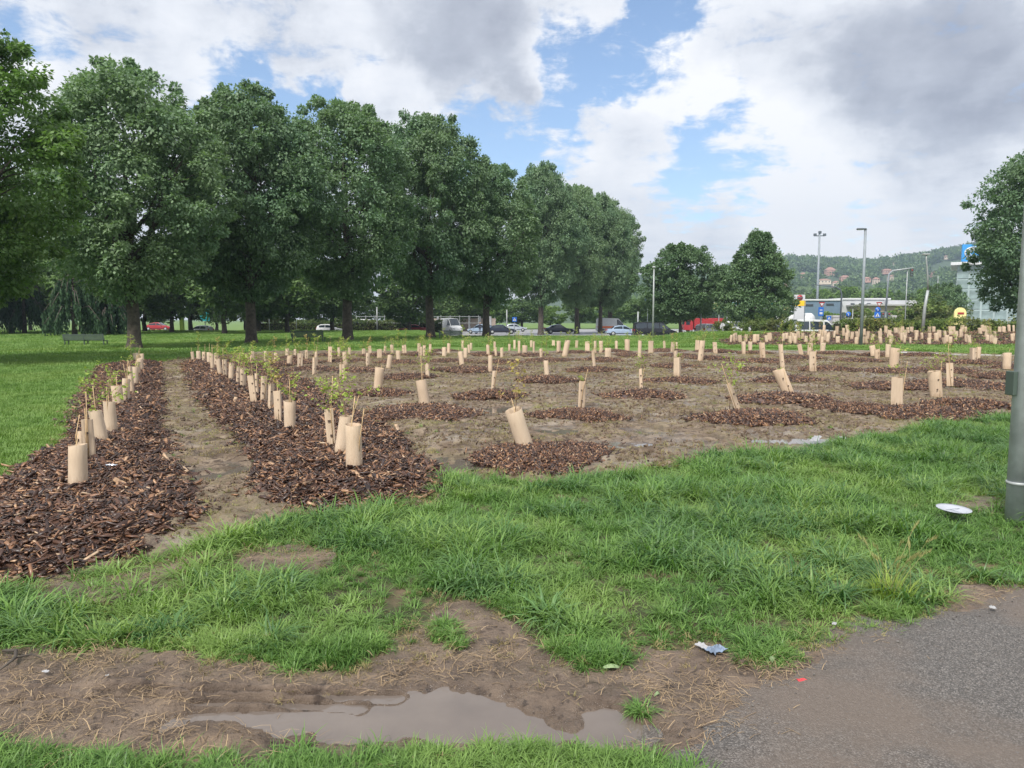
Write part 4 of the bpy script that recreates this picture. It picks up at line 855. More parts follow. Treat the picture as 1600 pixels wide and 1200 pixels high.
rowt = [(210,545,.97,1.0,0),(393,537,1.0,1.04,1),(543,532,1.10,1.14,2),(673,528,1.08,1.19,3),(760,526,1.0,1.0,0),(845,523.5,1.12,1.16,1),(901,521.5,1.0,1.06,2),(938,520.5,1.0,1.04,3),(953,519.5,1.12,.98,0)]
wh = ['large round-crowned tree nearest on the left, its mossy trunk behind the bark strip', 'second tree of the row, a bench visible to its right', 'third tree of the row, right of the middle bench', 'fourth tree of the row, beside the white van in the distance',
      'fifth tree of the row, slimmer and lower, a person standing at its trunk', 'sixth tree of the row with thick forked trunk and tall rounded crown', 'seventh tree of the row, slim trunk behind the far field edge', 'eighth tree of the row, just left of the ambulance', 'last tree at the right end of the row, trunk beside the light blue car']
tops = [100,138,160,178,258,252,285,298,312]
for (a, b, sx, sz, v), lb, tp in zip(rowt, wh, tops): place_tree('park_tree', ROW[v], a, b, sx*.95, (CH+Gt(a, b)[1]*raydir(a, tp)[2]/raydir(a, tp)[1]-.25)/16, lb, 'row of large park trees behind the field', rz=v*1.3+a)
LT = make_tree(950, 14.4, 5.0, 2.0, 600, 190, .15, M['leaf_left'], 'dome', .36, .8, (.5, .95)); place_tree('park_tree', LT, 0, 0, .95, .88, 'bright green drooping tree cut off by the left edge of the photo', xy=(-20.6, 25.6))
RT = make_tree(951, 15.8, 6.2, 1.2, 420, 140, .22, M['leaf_row'], 'dome', .3, .6, (.6, 1.1)); place_tree('park_tree', RT, 0, 0, 1.06, 1.09, 'dark bushy tree at the right edge, in front of the grey glazed building', xy=(47.9, 66))
MD = [make_tree(960, 11.2, 4.9, 2.3, 300, 110, .24, M['leaf_mid'], 'dome', .2, .5, (.5, 1.0)), make_tree(961, 12.6, 4.9, 2.2, 300, 110, .24, M['leaf_mid'], 'cone', .2, .5, (.5, 1.0))]
place_tree('street_tree', MD[0], 0, 0, 1.0, 1.0, 'round dark street tree between the thin lamp post and the pointed tree', xy=(21.1, 92.5)); place_tree('street_tree', MD[1], 0, 0, .92, .97, 'pointed dark street tree in front of the red truck and filling station', xy=(28.4, 86))
FT = [make_tree(970+i, 11, 4.6, 2.2, 110, 70, .40, M['leaf_far'], ['dome', 'ball', 'dome'][i], .24, .4, (.8, 1.4), 6) for i in range(3)]
FL = make_tree(975, 9, 3.8, 1.0, 50, 90, .40, M['leaf_light'], 'ball', .18, .4, (.7, 1.2), 6)
bgl = [(20,88),(75,95),(128,104),(228,98),(270,92),(300,108),(352,84),(405,100),(450,92),(520,108),(640,112),(-60,80),(-140,100),(160,82),(-30,112),(715,140),(745,150),(385,118)]
for i, (a, d_) in enumerate(bgl):
    xx = (a-800)/F*d_; place_tree('background_tree', FT[i % 3], 0, 0, random.uniform(.95, 1.25), random.uniform(.85, 1.1), f'shaded dark tree beyond the lawn, {ordn(1+sorted(bgl).index((a, d_)))} from the left in the belt behind the row', 'belt of trees beyond the lawn', xy=(xx, d_))
for i, (a, d_) in enumerate([(720,175),(770,185),(815,178),(860,190),(905,182),(950,190),(1000,185),(1035,196),(690,165),(560,150),(500,160),(430,155),(340,150),(250,150),(150,150),(50,150),(-60,150),(620,168)]):
    place_tree('background_tree', FL if i < 9 and i % 2 else FT[i % 3], 0, 0, random.uniform(.9, 1.4), random.uniform(.6, .95), f'distant tree behind the road, {ordn(i+1)} of the far belt seen under the canopies', 'far trees behind the road', xy=((a-800)/F*d_, d_))
# small pale tree and weeping cedar
PT = make_tree(980, 5.2, 1.7, 1.2, 40, 70, .11, M['leaf_pale'], 'ball', .05, .2, (.3, .6), 6); place_tree('young_tree', PT, 334, 511, 1.0, 1.0, 'small pale grey-green young tree standing alone on the lawn edge')
def cedar(px, d_, h, lab, rz):
    g = np.random.default_rng(int(px)+5); o = empty('weeping_cedar', ((px-800)/F*d_, d_, hzf((px-800)/F*d_, d_))); tag(o, lab, 'tree', 'weeping cedars'); V = []; A = []
    b = MB(); b.tube([(0, 0, -.1), (.1, 0, h*.5), (0, .1, h*.95)], [.28, .2, .05], 10)
    for i in range(26):
        a = g.random()*6.28; z0 = h*g.uniform(.35, .95); l = (1.1-z0/h*.7)*h*.62; p0 = Vector((0, 0, z0)); p1 = Vector((math.cos(a)*l*.6, math.sin(a)*l*.6, z0+.4)); p2 = Vector((math.cos(a)*l, math.sin(a)*l, z0-h*.18)); b.tube([p0, p1, p2], [.07, .05, .015], 5, cap=False)
        for k_ in range(26):
            t = g.uniform(.2, 1); q = p0.lerp(p1, t*2) if t < .5 else p1.lerp(p2, (t-.5)*2); ln = g.uniform(.3, 1)*min(q.z, h*.55)
            for s in range(9):
                z = q.z-ln*s/9; ja, jr = g.random()*6.28, .12; c = np.array([q.x+g.normal(0, .08)+math.cos(a)*s*.02, q.y+g.normal(0, .08)+math.sin(a)*s*.02, z]); w_ = g.uniform(.05, .11); e = np.array([math.cos(ja), math.sin(ja), 0])*w_
                V += [c, c+e+np.array([0, 0, -.15]), c+np.array([0, 0, -.38]), c-e+np.array([0, 0, -.15])]; A += [g.random()]*4
    link('trunk', b.mesh('trunk', M['bark']), o); link('crown', mesh_np('crown', np.array(V), np.arange(len(V)).reshape(-1, 4), M['needle'], {'rnd': A}), o)
cedar(118, 74, 6.0, 'weeping cedar with hanging branches left of the nearest trunk', 0); cedar(172, 80, 5.2, 'lower weeping cedar just behind the left bench and nearest trunk', 0); cedar(40, 86, 6.5, 'dark weeping cedar under the bright tree at the left edge', 0)

# hedges and shrubs
def hedge(name, pts, h, dpt, lab, z=None, n=9000, size=.14, mat='hedge', cat='hedge'):
    g = np.random.default_rng(len(lab)); pts = [np.array(p, float) for p in pts]; V = []; seg = [np.linalg.norm(b-a) for a, b in zip(pts[:-1], pts[1:])]; tot = sum(seg); P = []
    for a, b, s in zip(pts[:-1], pts[1:], seg):
        k_ = int(n*s/tot); u = g.random(k_); c = a+(b-a)*u[:, None]; nv = np.array([-(b-a)[1], (b-a)[0]])/s; face = g.random(k_); hh = h*(1+.16*fbm(c[:, 0], c[:, 1], 2.2, 55, 3)*2)
        top = face < .4; off = np.where(top, g.uniform(-.5, .5, k_), np.where(face < .8, -.5, .5)+g.normal(0, .06, k_))*dpt; zz_ = np.where(top, hh+g.normal(0, .06, k_), hh*g.random(k_))
        c2 = c+nv*off[:, None]; z0 = hz(c2[:, 0], c2[:, 1]) if z is None else z; P.append(np.stack([c2[:, 0], c2[:, 1], z0+zz_], 1))
    P = np.concatenate(P); C = P; V, Q, A = leaf_cloud(g, C, np.full(len(C), .12), 1, size, .1, 1, .45); o = empty(name, (0, 0, 0)); tag(o, lab, cat)
    link('leaves', mesh_np('leaves', V, Q, M[mat], {'rnd': A}), o); b = MB()
    for a, c_ in zip(pts[:-1], pts[1:]):
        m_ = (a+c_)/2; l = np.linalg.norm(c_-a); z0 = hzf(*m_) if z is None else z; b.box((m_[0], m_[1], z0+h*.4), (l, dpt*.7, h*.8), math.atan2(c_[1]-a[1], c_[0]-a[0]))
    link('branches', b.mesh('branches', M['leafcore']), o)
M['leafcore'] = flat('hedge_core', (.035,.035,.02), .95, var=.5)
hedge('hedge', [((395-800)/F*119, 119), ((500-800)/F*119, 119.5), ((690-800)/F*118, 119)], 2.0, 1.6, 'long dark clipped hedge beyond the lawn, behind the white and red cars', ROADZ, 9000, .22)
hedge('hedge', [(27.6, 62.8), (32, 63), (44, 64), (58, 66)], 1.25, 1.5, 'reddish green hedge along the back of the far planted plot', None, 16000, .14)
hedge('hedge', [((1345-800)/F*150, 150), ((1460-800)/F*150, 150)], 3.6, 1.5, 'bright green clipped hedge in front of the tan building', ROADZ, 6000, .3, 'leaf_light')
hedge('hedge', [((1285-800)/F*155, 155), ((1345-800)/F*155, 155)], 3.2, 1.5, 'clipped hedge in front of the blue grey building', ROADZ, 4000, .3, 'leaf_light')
SH = [make_tree(985+i, 2.0, 1.15, .15, 26, 90, .12, M['hedge'], 'ball', .05, .2, (.3, .5), 4) for i in range(2)]
for i, (a, s_) in enumerate([(1128,1.0),(1142,.8),(1166,1.1),(1180,1.0),(1192,1.2),(1206,1.25),(1220,1.1),(1232,1.1)]):
    d_ = 76+(i % 3); xx = (a-800)/F*d_; o = place_tree('shrub', SH[i % 2], 0, 0, s_, s_*.9, f'rounded green and reddish shrub by the road, {ordn(i+1)} from the left', 'shrubs along the road', cat='shrub', xy=(xx, d_))
for i, (a, d_, s_) in enumerate([(1338,120,1.9),(1362,140,1.3),(1455,110,2.4),(1475,118,2.1),(1435,112,2.2)]):
    o = place_tree('shrub', SH[i % 2], 0, 0, s_*1.3, s_, f'big dark bush before the low buildings, {ordn(i+1)} in the group', 'big bushes before the buildings', cat='shrub', xy=((a-800)/F*d_, d_)); o.location.z = ROADZ
# trees between buildings and hill
for i, (a, d_, s_) in enumerate([(1100,260,1.5),(1215,240,1.3),(1245,270,1.3),(1262,255,1.2),(1286,300,1.7),(1310,330,1.9),(1327,290,1.75),(1352,310,1.5),(1375,300,1.75),(1400,320,1.5),(1425,280,1.35),(1450,200,1.25),(1468,190,1.15),(1485,300,1.7),(1505,290,1.8),(1540,300,1.9),(1600,300,2.0),(1650,290,2.0),(1458,250,1.4)]):
    m_ = FL if i in (4, 6, 8, 11) else FT[i % 3]; o = place_tree('distant_tree', m_, 0, 0, s_*1.05, s_*.80*(1.15 if m_ is FL else 1), f'leafy tree below the hill, {ordn(i+1)} from the left behind the low buildings', 'trees below the hill', xy=((a-800)/F*d_, d_))
ST = make_tree(990, 9, 4.4, 3.0, 60, 90, .3, M['leaf_mid'], 'dome', .14, .3, (.6, 1.1), 7); place_tree('street_tree', ST, 0, 0, 1.0, 1.0, 'flat crowned street tree right of the kinked white mast', xy=((1462-800)/F*130, 128)).location.z = ROADZ-1

# ---------------------------------------------------------------- hill
def skyl(r):
    xs = (np.array([600,800,1000,1125,1200,1225,1300,1350,1400,1450,1500,1540,1600,1700,1900,2400])-800)/F; ys = np.array([500,470,440,425,417,409,413,415,410,403,393,384,372,362,360,420]); return np.interp(r, xs, (499-ys)/F)
def hillz(x, y):
    r = x/np.maximum(y, 1); t = np.clip((y-420)/930, 0, 1); e = .62*sst(t, 0, .55)+.38*sst(t, .45, 1.0); e = e*(1+.10*fbm(x, y, 240, 61, 3)*(1-t))
    return -2+(skyl(r)*e)*y*sst(t, -.02, .05)*(1-.0*t)+2*sst(t, 0, .1)
rs = np.linspace(-.25, 1.5, 110); ys_ = np.linspace(415, 1350, 70); YY, RRr = np.meshgrid(ys_, rs, indexing='ij'); XX = RRr*YY; ZZ = hillz(XX, YY); nx = len(rs); id_ = np.arange(XX.size).reshape(XX.shape)
q = np.stack([id_[:-1, :-1], id_[:-1, 1:], id_[1:, 1:], id_[1:, :-1]], -1).reshape(-1, 4)
M['hill'] = groundmat('hill_ground', [(.3,(.035,.06,.03)),(.6,(.06,.095,.04)),(.8,(.13,.17,.06))], .012, 8, bs=0)
tag(link('hill', mesh_np('hill', np.stack([XX.ravel(), YY.ravel(), ZZ.ravel()], 1), q, M['hill'], smoothf=True)), 'wooded hill rising to the right behind the buildings', kind='structure')
def clump_mesh(i):
    g = np.random.default_rng(1200+i); C = g.normal(0, .3, (12, 3))*np.array([1, 1, .6])+np.array([0, 0, .65]); V, Q, A = leaf_cloud(g, C, np.full(12, .38), 16, .26, .1, .8, .5); return mesh_np('crown_clump', V, Q, M['leaf_far'], {'rnd': A})
HOUSES = [(1294,427,14,13,'salmon','tall salmon house with flat hipped roof, largest on the hillside'),(1252,432,9,6,'salmon','small salmon house left of the floodlight mast on the hill'),(1317,437,14,7,'salmon','low house with red roof right of the tall salmon one'),
    (1284,442,19,6,'cream','long low house with pinkish roof at the hill foot'),(1303,446,12,7,'cream','cream house just under the long low one'),(1350,439,12,6,'salmon','low red roofed house right of the tall lamp post'),(1365,441,9,9,'cream','pale cream house with gable near the traffic light arm'),(1393,436,16,7,'cream','wide cream house behind the traffic light arm'),
    (1382,426,14,6,'salmon','red roofed house higher up, behind the traffic light post'),(1455,431,11,6,'salmon','red roofed house left of the grey glazed building'),(1396,414,7,4,'cream','tiny yellowish house high on the hill'),(1475,404,6,4,'cream','tiny pale house highest on the hill at right'),(1228,446,9,5,'salmon','small house low on the hill beside the pointed tree'),(1428,452,8,4,'offwhite','small white house in the trees above the tan building')]
def house_at(px, py):
    ys = np.linspace(430, 1330, 400); d = raydir(px, py); X = d[0]/d[1]*ys; Z = CH+d[2]/d[1]*ys; k_ = int(np.argmax(hillz(X, ys)+3 > Z)); dist = max(ys[k_] if k_ else 900, 520); return d[0]/d[1]*dist, dist
HCLEAR = [(*house_at(h_[0], h_[1]), h_[2]/F*house_at(h_[0], h_[1])[1]*.5+5) for h_ in HOUSES]
cH = collection_of([clump_mesh(i) for i in range(5)], 'hill_clumps'); n = 15000; r = RNG.uniform(.1, 1.0, n); y = 425+925*RNG.random(n)**.8; x = r*y; z = hillz(x, y)
k = (fbm(x, y, 120, 88, 3) > -.22)
for hx, hy, hw in HCLEAR: k &= ~((np.abs(x/y-hx/hy)*y < hw) & (y < hy+4) & (y > hy-190))
x, y, z = x[k], y[k], z[k]; s_ = RNG.uniform(5.5, 12, len(x)); scatter('hill_forest', np.stack([x, y, z-1], 1), np.stack([x*0, x*0, RNG.random(len(x))*6.28], 1), np.stack([s_, s_, s_*RNG.uniform(.7, 1.15, len(x))], 1), cH, 5, 'dense green woodland covering the hillside', 'woodland')
def hill_house(px, py, wpx, hpx, wall, lab, i, hip=True):
    ys = np.linspace(430, 1330, 400); d = raydir(px, py); X = d[0]/d[1]*ys; Z = CH+d[2]/d[1]*ys; k_ = int(np.argmax(hillz(X, ys)+3 > Z)); dist = ys[k_] if k_ else 900
    dist = max(dist, 520); zx = d[0]/d[1]*dist; w_ = wpx/F*dist; h_ = hpx/F*dist; zc = CH+d[2]/d[1]*dist+2; o = empty('hill_house', (zx, dist-6, zc-h_*.5-2), random.uniform(-.3, .3)); tag(o, lab, 'house', 'houses on the hillside'); dp = w_*.7
    wh_ = h_*.68+2; b = MB(); b.box((0, 0, wh_/2), (w_, dp, wh_)); b.obj('wall', M[wall], o)
    b = MB(); e = .4; rh = h_*.32+.3; hw, hd = w_/2+e, dp/2+e; b.add([(-hw,-hd,wh_),(hw,-hd,wh_),(hw,hd,wh_),(-hw,hd,wh_),(-w_*.2,0,wh_+rh),(w_*.2,0,wh_+rh)], [(0,1,5,4),(1,2,5),(2,3,4,5),(3,0,4),(3,2,1,0)]); b.obj('roof', M['tileroof'], o)
    nw = max(2, int(w_/3.2)); wb = MB(); wb.box((0, 0, 0), (1.1, .12, 1.5)); wm = wb.mesh('window', M['glass']); nf = 2 if h_ > 7 else 1
    for f_ in range(nf):
        for k2 in range(nw): q_ = link('window', wm, o); q_.location = (-w_/2+(k2+.5)*w_/nw, -dp/2-.03, 3.4+f_*3.0)
for i, (a, b, w_, h_, wl, lb) in enumerate(HOUSES): hill_house(a, b, w_, h_, wl, lb, i)

# ---------------------------------------------------------------- buildings
def at(px, d_, z=ROADZ): return ((px-800)/F*d_, d_, z)
def building(name, x0, x1, ytop, d_, dp, wall, lab, roof='roofgrey', wins=(), over=.3, cat='building', extra=None):
    X0 = (x0-800)/F*d_; X1 = (x1-800)/F*d_; H = CH+(499-ytop)/F*d_-ROADZ+.6; w_ = X1-X0; o = empty(name, ((X0+X1)/2, d_+dp/2, ROADZ-.6)); tag(o, lab, cat)
    b = MB(); b.box((0, 0, H/2), (w_, dp, H)); b.obj('wall', M[wall], o); b = MB(); b.box((0, 0, H+.2), (w_+2*over, dp+2*over, .4)); b.obj('roof', M[roof], o, .03)
    for (wx, wy, ww, wh_) in wins:     # pixels
        cx = (wx-800)/F*d_-(X0+X1)/2; cz = CH+(499-wy)/F*d_-(ROADZ-.6); W_, H_ = ww/F*d_, wh_/F*d_
        f_ = MB(); f_.box((cx, -dp/2-.04, cz), (W_, .12, H_)); fo = f_.obj('window', M['steel_dk'], o)
        g_ = MB(); g_.box((cx, -dp/2-.12, cz), (W_-.16, .05, H_-.16)); g_.obj('pane', M['glass'], fo)
    return o, H, X0, X1
building('warehouse', 1252, 1311.5, 470, 195, 24, 'bluegrey', 'blue-grey flat roofed building with small dark strip windows, behind the tanker', 'white', [(1262,477,12,3.4),(1294,476,12,3.4)])
building('warehouse', 1312, 1386, 468.5, 196, 22, 'offwhite', 'white flat roofed building with a row of small windows, right of the blue-grey one', 'white', [(1329,476,6,4),(1342,476,6,4),(1354,476,6,4),(1373,476,6,4)])
o, H_, X0, X1 = building('low_building', 1356, 1448, 478, 185, 18, 'tan', 'long low tan building with pale flat roof behind the hedge', 'roofgrey', [(1419,484,8,4),(1402,483,4,3)], 1.0)
b = MB(); b.box((6, 2, H_+.9), (9, 5, 1.4)); b.obj('roof_unit', M['offwhite'], o)
building('low_building', 1300, 1398, 496, 140, 3, 'concrete', 'low pale concrete wall building behind the hedge and shrubs', 'concrete', [], .1)
building('low_building', 1445, 1492, 495, 150, 4, 'concrete', 'low pale concrete structure left of the yellow arched sign', 'concrete', [], .1)
# glazed building with panels
d_ = 128; X0 = (1489-800)/F*d_; o = empty('glass_building', (X0+9*.857+7*.515, d_-9*.515+7*.857, ROADZ), -.541); tag(o, 'tall grey-green glazed building with flat white roof, half behind the right tree', 'building'); H_ = CH+(499-416)/F*d_-ROADZ
b = MB(); b.box((0, 0, H_/2), (18, 14, H_)); b.obj('wall', M['greyglass'], o); b = MB(); b.box((0, 0, H_+.25), (20, 16, .5)); b.obj('roof', M['white'], o, .04)
pm = MB(); pm.box((0, 0, 0), (1.62, .08, 1.45)); pmm = pm.mesh('window', M['glass_l']); fr = MB(); fr.box((0, 0, 0), (1.78, .05, .1)); frm = fr.mesh('window', M['steel_lt'])
for i in range(9):
    for j in range(6): q_ = link('window', pmm, o); q_.location = (-8.1+i*1.9, -7.05, 1.2+j*1.75)
for j in range(6): 
    for i in range(6): q_ = link('window', pmm, o); q_.location = (-9.05, -5.6+i*2.0, 1.2+j*1.75); q_.rotation_euler = (0, 0, math.pi/2)
o = empty('roof_sign', (at(1515, 126)[0], 127, ROADZ+H_+.5)); tag(o, 'square blue rooftop sign with white curved rings on the glazed building', 'sign'); zc = CH+(499-397)/F*127-(ROADZ+H_+.5)
b = MB(); b.box((0, 0, zc), (3.2, .3, 2.9)); b.obj('panel', M['skyblue'], o, .02)
for r_, th in ((1.25, .13), (.95, .11), (.6, .09)):
    b = MB(); b.tube([(.35+r_*1.25*math.cos(t), -.2, zc+r_*.8*math.sin(t)) for t in np.linspace(.35, 5.4, 26)], [th*(.3+.7*math.sin(math.pi*i/25)) for i in range(26)], 6); b.obj('ring', M['white'], o)
b = MB(); b.tube([(-1, .1, 0), (-1, .1, zc)], .08); b.tube([(1, .1, 0), (1, .1, zc)], .08); b.obj('support', M['steel_dk'], o)
# filling station: canopy, totem
d_ = 140; o = empty('filling_station_canopy', at(1184, d_)); tag(o, 'filling station canopy on white pillars, mostly behind the pointed tree', 'canopy')
b = MB(); b.box((0, 5, 5.2), (12, 10, .9)); b.obj('roof', M['white'], o, .04); b = MB(); b.box((0, -.06, 5.2), (12.2, .1, .35)); b.obj('fascia', M['teal'], o)
pb = MB(); pb.box((0, 0, 2.4), (.5, .5, 4.8)); pmsh = pb.mesh('pillar', M['white'])
for xx in (-5.2, -1.8, 1.8, 5.2):
    q_ = link('pillar', pmsh, o); q_.location = (xx, 2, 0)
for i, xx in enumerate((1172, 1190, 1222)):
    p_ = empty('fuel_pump', at(xx, 143)); tag(p_, f'fuel pump under the canopy, {ordn(i+1)} from the left', 'fuel pump', 'fuel pumps under the canopy'); b = MB(); b.box((0, 0, .9), (.9, .5, 1.8)); b.obj('body', M['pyellow' if i == 1 else 'white'], p_, .03); b = MB(); b.box((0, -.27, 1.35), (.6, .04, .5)); b.obj('display', M['glass'], p_)
d_ = 120; o = empty('price_sign', at(1246, d_)); tag(o, 'white and yellow filling station sign tower with a red and black oval emblem', 'sign'); zt = CH+(499-461)/F*d_-ROADZ; zm = CH+(499-470)/F*d_-ROADZ; zn = CH+(499-478)/F*d_-ROADZ
b = MB(); b.box((0, 0, (zt+zm)/2), (1.7, .5, zt-zm)); b.obj('top_panel', M['offwhite'], o, .02); b = MB(); b.box((0, 0, (zm+zn)/2-.01), (1.9, .52, zm-zn)); b.obj('yellow_panel', M['yellow'], o, .02); b = MB(); b.box((0, 0, zn/2), (1.5, .4, zn)); b.obj('column', M['offwhite'], o)
b = MB(); b.lathe((0, -.28, (zt+zm)/2), [(.45, -.04), (.45, .04)], 20, 0, 'y'); b.obj('emblem', M['red'], o); b = MB(); b.box((0, -.34, (zt+zm)/2+.02), (.9, .03, .16)); b.obj('emblem_bar', M['steel_dk'], o)
o = empty('round_sign', at(1228, 118)); tag(o, 'rounded pale yellow sign panel on a pole left of the sign tower', 'sign'); b = MB(); b.lathe((0, 0, 3.9), [(.1, -.5), (.45, -.35), (.55, 0), (.45, .35), (.1, .5)], 14); b.obj('globe', M['pyellow'], o); b = MB(); b.tube([(0, 0, 0), (0, 0, 3.5)], .07); b.obj('pole', M['steel_lt'], o)
o = empty('banner_sign', at(1122, 118)); tag(o, 'cream and teal banner sign under the street trees above the red truck', 'sign'); b = MB(); b.box((-.5, 0, 4.4), (.9, .12, 1.0)); b.obj('panel', M['pyellow'], o); b = MB(); b.box((.5, 0, 4.2), (.9, .12, 1.2)); b.obj('panel', M['teal'], o); b = MB(); b.tube([(0, 0, 0), (0, 0, 4.6)], .07); b.obj('pole', M['steel_lt'], o)
# yellow arched sign with red mark
o = empty('arched_sign', at(1497, 96)); tag(o, 'pale yellow arched sign with a small red mark, behind the hedge', 'sign'); b = MB()
pr = [(.75*math.cos(t), 3.0+.75*math.sin(t)) for t in np.linspace(0, math.pi, 12)]+[(-.85, 0), (.85, 0)]; nv = len(pr)
b.add([(x, -.12, z) for x, z in pr]+[(x, .12, z) for x, z in pr], [tuple(range(nv)), tuple(reversed(range(nv, 2*nv)))]+[(i, i+nv, (i+1) % nv+nv, (i+1) % nv) for i in range(nv)]); b.obj('panel', M['pyellow'], o); b = MB(); b.box((0, -.16, 3.0), (.8, .04, .25)); b.obj('red_mark', M['red'], o)

# ---------------------------------------------------------------- vehicles
PROF = {   # x fraction from rear, belt z, roof z, roof half-width factor
 'hatch': (dict(L=4.0, W=1.72, H=1.48), [(0,.55,.55),(.02,.85,.85),(.05,.92,1.25),(.16,.93,1.43),(.35,.92,1.48),(.55,.90,1.44),(.70,.88,1.02),(.76,.86,.87),(.92,.76,.76),(.985,.62,.62),(1,.45,.45)]),
 'sedan': (dict(L=4.6, W=1.78, H=1.44), [(0,.55,.55),(.02,.9,.9),(.14,.95,.97),(.24,.95,1.30),(.38,.93,1.43),(.55,.91,1.42),(.70,.88,.98),(.76,.86,.87),(.93,.74,.74),(.985,.60,.60),(1,.45,.45)]),
 'suv': (dict(L=4.5, W=1.85, H=1.68), [(0,.6,.6),(.02,1.0,1.0),(.05,1.05,1.45),(.15,1.05,1.64),(.35,1.05,1.68),(.58,1.02,1.62),(.70,1.0,1.15),(.76,.98,1.0),(.93,.88,.88),(.985,.7,.7),(1,.5,.5)]),
 'van': (dict(L=5.1, W=1.95, H=1.95), [(0,.7,.7),(.01,1.1,1.1),(.02,1.15,1.80),(.10,1.15,1.93),(.35,1.15,1.95),(.64,1.13,1.90),(.80,1.10,1.22),(.84,1.05,1.06),(.96,.85,.85),(.99,.7,.7),(1,.5,.5)]),
 'highvan': (dict(L=5.6, W=2.0, H=2.45), [(0,.7,.7),(.01,1.2,1.2),(.015,1.2,2.3),(.06,1.2,2.43),(.35,1.2,2.45),(.66,1.2,2.38),(.82,1.15,1.35),(.86,1.05,1.08),(.96,.9,.9),(.99,.7,.7),(1,.5,.5)])}
wheelm = MB(); wheelm.lathe((0, 0, 0), [(.17, -.10), (.30, -.11), (.325, -.06), (.325, .06), (.30, .11), (.17, .10)], 20, 0, 'y'); TYRE = wheelm.mesh('tyre', M['rubber'])
wheelm = MB(); wheelm.lathe((0, 0, 0), [(.05, -.115), (.20, -.108), (.20, .108), (.05, .115)], 14, 0, 'y'); RIM = wheelm.mesh('rim', M['steel_lt'])
def vehicle(name, kind, loc, head, col, lab, grp=None, cat='car', s=1.0, side_from=None):
    dim, pr = PROF[kind]; L_, W_, H_ = dim['L'], dim['W'], dim['H']; o = empty(name, loc, head); o.scale = (s, s, s); tag(o, lab, cat, grp); hw = W_/2
    sec = []
    for xf, zb_, zr_ in pr:
        x = (xf-.5)*L_; endk = 1-.12*max(0, (abs(xf-.5)-.42)/.08); z0 = .24 if .03 < xf < .97 else .36; rw = hw*(.80 if zr_-zb_ > .2 else .93)*endk
        sec.append([(x, -hw*.96*endk, z0), (x, -hw*endk, (z0+zb_)/2), (x, -hw*.97*endk, zb_), (x, -rw, zr_-.03 if zr_ > zb_ else zb_+.005), (x, -rw*.55, zr_+.02), (x, rw*.55, zr_+.02), (x, rw, zr_-.03 if zr_ > zb_ else zb_+.005), (x, hw*.97*endk, zb_), (x, hw*endk, (z0+zb_)/2), (x, hw*.96*endk, z0)])
    b = MB(); n = 10; vs = [v for s_ in sec for v in s_]; fs = [(i*n+k_, i*n+(k_+1) % n, (i+1)*n+(k_+1) % n, (i+1)*n+k_) for i in range(len(sec)-1) for k_ in range(n)]+[tuple(reversed(range(n))), tuple(range((len(sec)-1)*n, len(sec)*n))]
    b.add(vs, fs, 0, True); body = b.obj('body', col, o, 0); em = body.modifiers.new('edge', 'EDGE_SPLIT'); em.split_angle = R(40)
    def lp(p, q_, t): return tuple(p[i]+(q_[i]-p[i])*t for i in range(3))
    def secat(x):
        xs = [s_[0][0] for s_ in sec]
        for i in range(len(xs)-1):
            if xs[i] <= x <= xs[i+1]: t = (x-xs[i])/(xs[i+1]-xs[i]+1e-9); return [lp(sec[i][k_], sec[i+1][k_], t) for k_ in range(n)]
        return sec[-1]
    def sidewin(x0, x1, side):
        w_ = MB(); vs = []; K = 4
        for k_ in range(K+1):
            s_ = secat(x0+(x1-x0)*k_/K); lo, hi = (s_[2], s_[3]) if side < 0 else (s_[7], s_[6]); a = lp(lo, hi, .10); c = lp(lo, hi, .86); vs += [(a[0], a[1]+side*.012, a[2]), (c[0], c[1]+side*.012, c[2])]
        w_.add(vs, [(2*k_, 2*k_+1, 2*k_+3, 2*k_+2) for k_ in range(K)]); w_.obj('window', M['glass'], o)
    cuts = {'hatch': [(-.38,-.15),(-.13,.15)], 'sedan': [(-.30,-.04),(-.02,.17)], 'suv': [(-.42,-.27),(-.25,-.03),(-.01,.17)], 'van': [(-.46,-.22),(-.20,.06),(.08,.27)], 'highvan': [(.10,.29)]}[kind]
    if name == 'minibus': cuts = [(-.46,-.22),(-.20,.06),(.09,.28)]
    for x0, x1 in cuts:
        for sd_ in (-1, 1): sidewin(x0*L_, x1*L_, sd_)
    # windscreen and rear window on the sloping roof segments
    for i0, i1, nm in (((5, 6, 'windscreen') if kind != 'x' else 0), (1, 3, 'rear_window')):
        if nm == 'windscreen': A_, B_ = sec[5], sec[7]; A_, B_ = secat(pr[5][0]*L_-.5*L_+.03), secat((pr[6][0]-.5)*L_+.10*0+.08)
        else: A_, B_ = secat((pr[2][0]-.5)*L_+.002), secat((pr[3][0]-.5)*L_-.03)
        off = .015 if nm == 'windscreen' else -.015; w_ = MB(); k1, k2 = 3, 6; qa = [A_[3], A_[4], A_[5], A_[6]]; qb = [B_[3], B_[4], B_[5], B_[6]]
        w_.add([(p[0]+off, p[1]*.93, p[2]+.012) for p in qa]+[(p[0]+off, p[1]*.93, p[2]+.012) for p in qb], [(0, 1, 5, 4), (1, 2, 6, 5), (2, 3, 7, 6)]); w_.obj(nm, M['glass'], o)
    for sx in (.5-.17, -.5+.19):
        for sd_ in (-1, 1):
            w_ = link('wheel', TYRE, o); w_.location = (sx*L_, sd_*(hw-.08), .325); r_ = link('rim', RIM, w_)
